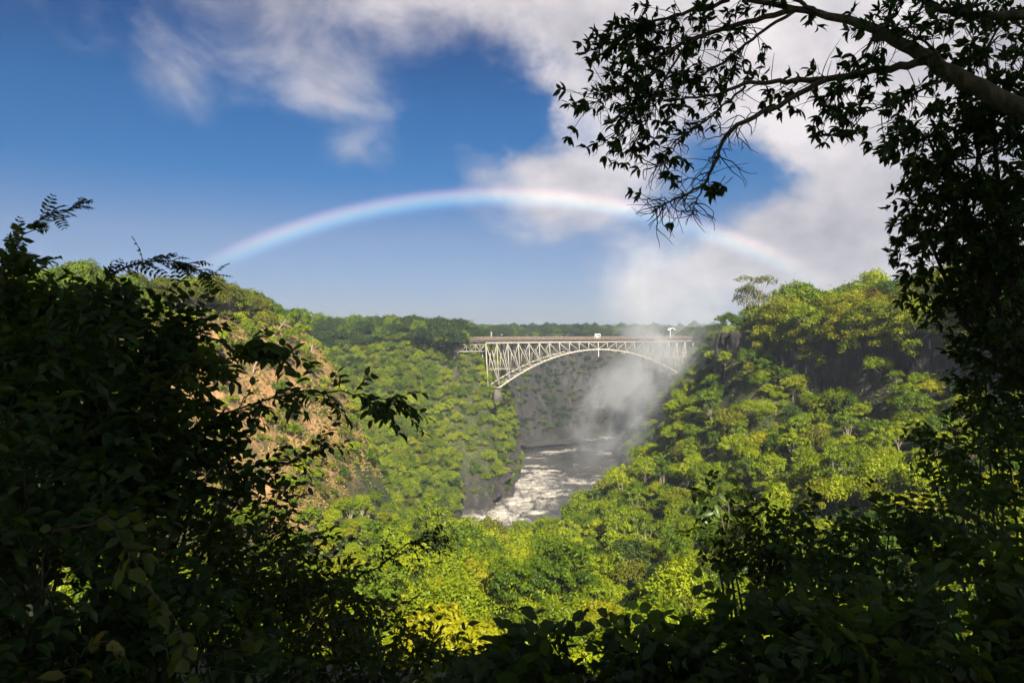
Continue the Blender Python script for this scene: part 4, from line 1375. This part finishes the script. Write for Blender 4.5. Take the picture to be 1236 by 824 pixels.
# ------------------------------------------------------------------ overhanging tree, top right
def overhang():
    r = np.random.default_rng(77)
    lv, wd = MB(), MB()
    gx, gy = 4.9, 4.7
    gz = float(ground_z(gx, gy))
    main = [(1560, HY - (gz - .2) / gy * F, gy)] + [(1500, 420, 4.8), (1430, 255, 4.95), (1330, 175, 5.2), (1236, 135, 5.4), (1180, 106, 5.5), (1120, 72, 5.7), (1060, 35, 5.9), (1000, 18, 6.1), (920, 4, 6.3), (840, -18, 6.5)]
    rads = [.16, .14, .115, .09, .074, .068, .058, .042, .032, .022, .012]
    def tubep(path, rads):
        p = np.array([px(*q) for q in path])
        t = np.linspace(0, 1, 5 * len(p)); s = np.linspace(0, 1, len(p))
        c = np.stack([np.interp(t, s, p[:, k]) for k in range(3)], -1)
        # round the corners
        for _ in range(3):
            c[1:-1] = (c[:-2] + 2 * c[1:-1] + c[2:]) / 4
        c[1:-1] += r.normal(size=c[1:-1].shape) * .006
        wd.tube(c, np.interp(t, s, rads), 9)
        return c
    tubep(main, rads)
    def br(path, r0, r1):
        return tubep(path, np.linspace(r0, r1, len(path)))
    B = []
    B.append((br([(1118, 74, 5.7), (1058, 86, 5.7), (995, 97, 5.75), (950, 97, 5.8), (900, 101, 5.8), (860, 116, 5.8), (800, 122, 5.8)], .034, .007), 24, .75))
    B.append((br([(996, 97, 5.75), (932, 130, 5.7), (878, 157, 5.7), (862, 198, 5.7), (850, 225, 5.7), (805, 245, 5.7), (785, 258, 5.7)], .024, .004), 46, .10))
    B.append((br([(850, 225, 5.7), (838, 248, 5.7), (834, 264, 5.7)], .008, .003), 7, .05))
    B.append((br([(960, 12, 6.2), (890, 30, 6.2), (830, 48, 6.2), (782, 74, 6.2), (748, 108, 6.2), (712, 126, 6.2)], .026, .004), 70, .85))
    B.append((br([(880, 0, 6.4), (820, 18, 6.4), (770, 30, 6.4), (742, 50, 6.4)], .02, .005), 60, .9))
    B.append((br([(830, 50, 6.2), (800, 100, 6.1), (772, 140, 6.1), (740, 165, 6.1)], .012, .003), 30, .6))
    B.append((br([(965, 11, 6.2), (925, 34, 6.2), (880, 70, 6.1), (850, 90, 6.1), (800, 110, 6.1), (770, 165, 6.1)], .016, .004), 60, .8))
    B.append((br([(900, 104, 5.8), (860, 140, 5.8), (815, 170, 5.8), (790, 205, 5.8)], .011, .003), 28, .3))
    B.append((br([(1060, 36, 5.9), (1040, 70, 5.8), (1010, 110, 5.8), (985, 128, 5.8)], .012, .004), 22, .8))
    B.append((br([(1150, 90, 5.6), (1110, 110, 5.6), (1060, 130, 5.6), (1022, 140, 5.6)], .014, .004), 30, .9))
    B.append((br([(1236, 18, 5.6), (1190, 20, 5.6), (1140, 14, 5.7), (1105, -6, 5.8)], .04, .02), 30, .9))
    B.append((br([(1082, 48, 5.85), (1074, 20, 5.8), (1078, -10, 5.8)], .02, .012), 6, .8))
    B.append((br([(1140, 84, 5.6), (1120, 50, 5.5), (1090, 38, 5.5), (1050, 50, 5.5)], .014, .004), 22, .85))
    B.append((br([(985, 14, 6.1), (950, -6, 6.2), (900, -20, 6.3)], .02, .01), 14, .9))
    for c, n, leafy in B:
        for k in range(int(n * 1.0)):
            q = r.uniform(.15, 1) ** .8
            i = min(int(q * (len(c) - 1)), len(c) - 2)
            T = unit(c[i + 1] - c[i])
            d = T * .6 + r.normal(size=3) * np.array((.7, .5, .7)) + np.array((-.15, 0, -.1))
            l = r.uniform(.15, .40)
            if r.random() < leafy:
                twig(lv, wd, c[i], d, l, r, 6, .095, .031, .005, 'rosette', .15)
                if r.random() < .35:
                    twig(lv, wd, c[i], d + r.normal(size=3) * .5, l * .6, r, 6, .09, .030, .004, 'rosette', .15)
            else:
                p = curve_pts(c[i], d, l * .95, 6, r, .35, .38)
                wd.tube(p, np.linspace(.006, .002, 7), 4)
                if r.random() < .6:
                    p2 = curve_pts(p[3], d + r.normal(size=3) * .7, l * .5, 4, r, .3, .3)
                    wd.tube(p2, np.linspace(.004, .0016, 5), 4)
    # curled bare twigs among the leaves
    for bi, cnt in ((0, 16), (1, 22), (2, 5), (3, 20), (5, 16), (6, 20), (7, 22)):
        c = B[bi][0]
        for k in range(cnt):
            i = min(int(r.uniform(.3, 1) * (len(c) - 1)), len(c) - 2)
            d = unit(c[i + 1] - c[i]) * .5 + r.normal(size=3) * np.array((.7, .4, .7)) + np.array((-.1, 0, -.15))
            turn = r.normal(size=3) * .5
            p = [c[i]]
            dd = unit(d)
            l = r.uniform(.14, .36)
            for q in range(8):
                dd = unit(dd + turn * .28 + r.normal(size=3) * .08)
                p.append(p[-1] + dd * l / 8)
            wd.tube(np.array(p), np.linspace(.0042, .0016, 9), 4)
            if r.random() < .6:
                wd.tube(curve_pts(p[4], dd + r.normal(size=3) * .8, l * .4, 4, r, .1, .3), np.linspace(.003, .0014, 5), 4)
    # a few lone leaf tufts on the bare droop
    for x, y in ((795, 185), (800, 190), (808, 208), (866, 232), (858, 230), (700, 125), (722, 160), (735, 150), (740, 168)):
        e = np.array(px(x, y, 5.8))
        twig(lv, wd, e + np.array((.12, 0, .12)), (-.5, 0, -.6), .16, r, 6, .12, .044, .004, 'rosette', .1)
    base = np.array((gx, gy, gz))
    o = empty('overhanging_tree', tuple(base), 'tree leaning in from the top right with long limbs, leaf tufts and bare drooping twigs', 'tree')
    for mbx, nm, mt in ((wd, 'trunk', 'bark_near'), (lv, 'foliage', 'near')):
        mbx.v = [v - base for v in mbx.v]
        mbx.build(nm, M[mt], o, nm == 'trunk')
overhang()

def side_tree(name, lobes, label, seed, gx, gy, Ln=.105, Wd=.036):
    r = np.random.default_rng(seed)
    lv, wd = MB(), MB()
    gz = float(ground_z(gx, gy))
    base = np.array((gx, gy, gz))
    fork = base + np.array((-.35, .2, 2.6))
    wd.tube([base - np.array((0, 0, .2)), base + np.array((-.1, 0, 1.2)), fork], [.12, .095, .075], 8)
    for lx, ly, d, rx, ry, rd, n in lobes:
        c = np.array(px(lx, ly, d))
        rad = np.array((rx / F * d, rd, ry / F * d))
        mid = (fork + c) / 2 + r.normal(size=3) * .15
        wd.tube([fork, mid, c], [.045, .03, .012], 6)
        q = unit(r.normal(size=(n, 3)))
        P = c + q * rad * (r.uniform(.1, 1, (n, 1)) ** .5)
        for k in range(max(3, n // 14)):
            e = P[r.integers(n)]
            wd.tube([c, (c + e) / 2 + r.normal(size=3) * .06, e], [.012, .008, .004], 4)
        for a, o in zip(P, q):
            dd = o + r.normal(size=3) * .5 + np.array((-.1, 0, -.05))
            l = r.uniform(.14, .34)
            twig(lv, wd, a - unit(dd) * l * .5, dd, l, r, 6, Ln, Wd, .004, 'rosette', .2)
    o = empty(name, tuple(base), label, 'tree')
    for mbx, nm, mt in ((wd, 'trunk', 'bark_near'), (lv, 'foliage', 'near')):
        mbx.v = [v - base for v in mbx.v]
        mbx.build(nm, M[mt], o)
side_tree('side_tree', [(1120, 165, 6.4, 66, 40, .4, 80), (1180, 190, 6.2, 60, 60, .4, 110), (1130, 235, 6.6, 46, 40, .4, 60), (1190, 270, 6.4, 60, 60, .5, 140), (1120, 285, 6.8, 36, 34, .4, 46), (1150, 325, 6.8, 56, 40, .5, 90), (1215, 340, 6.4, 50, 60, .5, 130), (1190, 60, 6.2, 60, 50, .4, 70), (1215, 120, 6.0, 40, 50, .4, 60)],
          'dense dark-leaved tree filling the right edge against the clouds', 88, 5.6, 6.6)
side_tree('side_tree', [(1215, 420, 7.0, 50, 60, .4, 120), (1165, 380, 7.2, 40, 26, .4, 40), (1225, 260, 7.0, 40, 80, .4, 90)], 'dark tree at the right edge whose leaves hang level with the cliff top', 89, 6.4, 7.4)

# ------------------------------------------------------------------ trees behind the viewpoint; their shade keeps the near leaves dark
def shade_tree(x, y, h, Rr, seed, label):
    c, t = tree_parts(seed, Rr, h * .72, h * .28, 22, 2300, 1.0, 'round')
    z = float(ground_z(x, y))
    o = empty('forest_tree', (x, y, z - .1), label, 'tree', 'forest trees behind the viewpoint')
    c.build('crown', M['deep'], o)
    t.build('trunk', M['bark'], o, True)
for k, (x, y, h, rr) in enumerate([(-3, -13, 20, 7.5), (7, -11, 20, 7), (-13, -11, 19, 7.5), (17, -10, 20, 7.5), (2, -22, 25, 9), (-10, -22, 24, 9), (14, -21, 25, 9), (-23, -12, 15, 7), (27, -11, 16, 7.5), (25, -24, 18, 8), (-24, -25, 18, 8)]):
    shade_tree(x, y, h, rr, 700 + k, 'broad dark forest tree behind the viewpoint')

# ------------------------------------------------------------------ rainbow, spray and haze
def rainbow():
    A = np.array((math.sin(R_(-.8)) * math.cos(R_(-30.8)), math.cos(R_(-.8)) * math.cos(R_(-30.8)), math.sin(R_(-30.8))))
    up = np.array((0, 0, 1.0)); up = unit(up - A * (A @ up))
    sd = np.cross(A, up)
    D, t0, t1, nr, nphi = 1500.0, 40.45, 42.6, 14, 180
    ph = np.linspace(-R_(46), R_(46), nphi)
    th = np.radians(np.linspace(t0, t1, nr))
    PH, TH = np.meshgrid(ph, th)
    P = D * (np.cos(TH)[..., None] * A + np.sin(TH)[..., None] * (np.cos(PH)[..., None] * up + np.sin(PH)[..., None] * sd))
    mb = MB()
    i, j = np.meshgrid(np.arange(nr - 1), np.arange(nphi - 1), indexing='ij')
    f = np.stack([i * nphi + j, i * nphi + j + 1, (i + 1) * nphi + j + 1, (i + 1) * nphi + j], -1).reshape(-1, 4)
    mb.add(P.reshape(-1, 3), f, ((TH - th[0]) / (th[-1] - th[0])).ravel())
    m, t, out = new_mat('rainbow_light')
    at = N(t, 'ShaderNodeAttribute', attribute_name='tint')
    af = N(t, 'ShaderNodeAttribute', attribute_name='fade')
    c = ramp(t, at.outputs['Fac'], [(0, (0, 0, 0)), (.14, (.03, .03, .06)), (.26, (.07, .15, .22)), (.40, (.19, .31, .32)), (.52, (.34, .37, .30)), (.64, (.42, .34, .27)), (.76, (.30, .19, .18)), (.9, (.07, .03, .04)), (1, (0, 0, 0))])
    e = N(t, 'ShaderNodeEmission')
    t.links.new(c, e.inputs['Color'])
    t.links.new(mth(t, 'MULTIPLY', af.outputs['Fac'], .25), e.inputs['Strength'])
    tr = N(t, 'ShaderNodeBsdfTransparent')
    ad = N(t, 'ShaderNodeAddShader')
    t.links.new(e.outputs[0], ad.inputs[0]); t.links.new(tr.outputs[0], ad.inputs[1])
    t.links.new(ad.outputs[0], out.inputs['Surface'])
    o = mb.build('rainbow', m)
    a = o.data.attributes.new('fade', 'FLOAT', 'POINT')
    g = np.degrees(PH)
    # sign of phi: sd points to one side; fade both feet
    fade = sstep(-43, -24, g) * (1 - .12 * sstep(5, 25, g)) * (1 - sstep(28, 43, g))
    a.data.foreach_set('value', fade.astype(np.float32).ravel())
    tag(o, 'broad pale rainbow arching over the gorge and the bridge', 'rainbow')
    o.visible_shadow = False
rainbow()

def plume(name, cols, dens, label, seed):
    """closed lumpy column of spray filled with an uneven volume; cols: (x, y, z, rx, ry)"""
    mb = MB()
    k = 24
    n = len(cols) * 4
    s = np.linspace(0, 1, len(cols)); t = np.linspace(0, 1, n)
    C = np.array(cols, float)
    cc = np.stack([np.interp(t, s, C[:, q]) for q in range(5)], -1)
    a = np.arange(k) * 2 * math.pi / k
    lump = 1 + .35 * fbm(np.cos(a)[None] * 1.5 + t[:, None] * 6 + 9, np.sin(a)[None] * 1.5 + t[:, None] * 3 + 9, 3, seed)
    V = np.stack([cc[:, 0:1] + cc[:, 3:4] * np.cos(a) * lump, cc[:, 1:2] + cc[:, 4:5] * np.sin(a) * lump, np.repeat(cc[:, 2:3], k, 1)], -1)
    i, j = np.meshgrid(np.arange(n - 1), np.arange(k), indexing='ij')
    f = np.stack([i * k + j, i * k + (j + 1) % k, (i + 1) * k + (j + 1) % k, (i + 1) * k + j], -1).reshape(-1, 4)
    VV = np.concatenate([V.reshape(-1, 3), cc[0:1, :3], cc[-1:, :3]])
    cap = np.array([(n * k, (q + 1) % k, q) for q in range(k)] + [(n * k + 1, (n - 1) * k + q, (n - 1) * k + (q + 1) % k) for q in range(k)])
    mb.add(VV, [f, cap])
    m, tr, out = new_mat(name)
    v = N(tr, 'ShaderNodeVolumePrincipled')
    v.inputs['Color'].default_value = (.84, .88, .96, 1)
    v.inputs['Anisotropy'].default_value = .0
    # density: thick near the axis, broken up by noise, thinning upwards
    geo = N(tr, 'ShaderNodeNewGeometry')
    sp = N(tr, 'ShaderNodeSeparateXYZ')
    tr.links.new(geo.outputs['Position'], sp.inputs[0])
    def curve(idx):
        r = N(tr, 'ShaderNodeFloatCurve')
        z = mth(tr, 'DIVIDE', mth(tr, 'SUBTRACT', sp.outputs[2], C[0, 2]), float(C[-1, 2] - C[0, 2]))
        cu = r.mapping.curves[0]
        lo, hi = C[:, idx].min(), C[:, idx].max() + 1e-3
        pts = [(float(q), float((C[w, idx] - lo) / (hi - lo))) for w, q in enumerate((C[:, 2] - C[0, 2]) / (C[-1, 2] - C[0, 2]))]
        cu.points[0].location = pts[0]; cu.points[1].location = pts[-1]
        for q in pts[1:-1]:
            cu.points.new(*q)
        r.mapping.update()
        tr.links.new(z, r.inputs['Value'])
        return mth(tr, 'MULTIPLY_ADD', r.outputs[0], float(hi - lo), float(lo)), z
    cxn, zz = curve(0); cyn, _ = curve(1); rxn, _ = curve(3); ryn, _ = curve(4)
    dx = mth(tr, 'DIVIDE', mth(tr, 'SUBTRACT', sp.outputs[0], cxn), rxn)
    dy = mth(tr, 'DIVIDE', mth(tr, 'SUBTRACT', sp.outputs[1], cyn), ryn)
    q = mth(tr, 'MULTIPLY_ADD', dx, dx, mth(tr, 'MULTIPLY', dy, dy))
    core = mth(tr, 'EXPONENT', mth(tr, 'MULTIPLY', q, -3.0))
    nz = tex_noise(tr, .030, 6, .62, 'Position', (1, 1, .7), 1.0)
    brk = N(tr, 'ShaderNodeMapRange', interpolation_type='SMOOTHSTEP')
    brk.inputs['From Min'].default_value = .41
    brk.inputs['From Max'].default_value = .62
    tr.links.new(nz, brk.inputs['Value'])
    ends = mth(tr, 'MULTIPLY', mth(tr, 'MULTIPLY', zz, 8.0, clamp=True), mth(tr, 'MULTIPLY', mth(tr, 'SUBTRACT', 1.0, zz), 2.2, clamp=True), clamp=True)
    d = mth(tr, 'MULTIPLY', mth(tr, 'MULTIPLY', core, brk.outputs[0]), mth(tr, 'MULTIPLY', ends, dens))
    tr.links.new(d, v.inputs['Density'])
    tr.links.new(v.outputs[0], out.inputs['Volume'])
    o = mb.build(name, m)
    tag(o, label, 'spray', None, 'stuff')
    return o
def col(pts):
    out = []
    for x, y, d, rx, ry in pts:
        p = px(x, y, d)
        out.append((p[0], p[1], p[2], rx / F * d, ry))
    return out
plume('spray', col([(728, 575, 500, 40, 30), (735, 520, 500, 62, 34), (765, 460, 505, 74, 36), (792, 405, 510, 66, 36), (772, 350, 515, 56, 34), (800, 300, 518, 66, 34), (830, 262, 520, 60, 30)]), .050, 'white column of spray drifting up in front of the right half of the bridge', 3)
plume('spray', col([(800, 560, 590, 70, 36), (815, 480, 590, 90, 40), (832, 420, 595, 90, 40), (850, 370, 600, 85, 38), (865, 320, 605, 80, 30)]), .021, 'thinner veil of spray behind the right end of the bridge', 4)

HAZE_DENSITY = 0.00027
m, t, out = new_mat('haze_air')
v = N(t, 'ShaderNodeVolumePrincipled')
v.inputs['Color'].default_value = (.72, .84, 1.0, 1)
v.inputs['Density'].default_value = HAZE_DENSITY
v.inputs['Anisotropy'].default_value = .3
t.links.new(v.outputs[0], out.inputs['Volume'])
mb = MB()
mb.box((0, 0, (-115 + 105) / 2), (26000, 26000, 220))
o = mb.build('haze', m)
tag(o, 'thin pale haze in the air of the gorge and over the far plateau', 'haze', None, 'stuff')
print('trees:', len(cand), 'single:', n_single, 'meshes', len(bpy.data.objects))
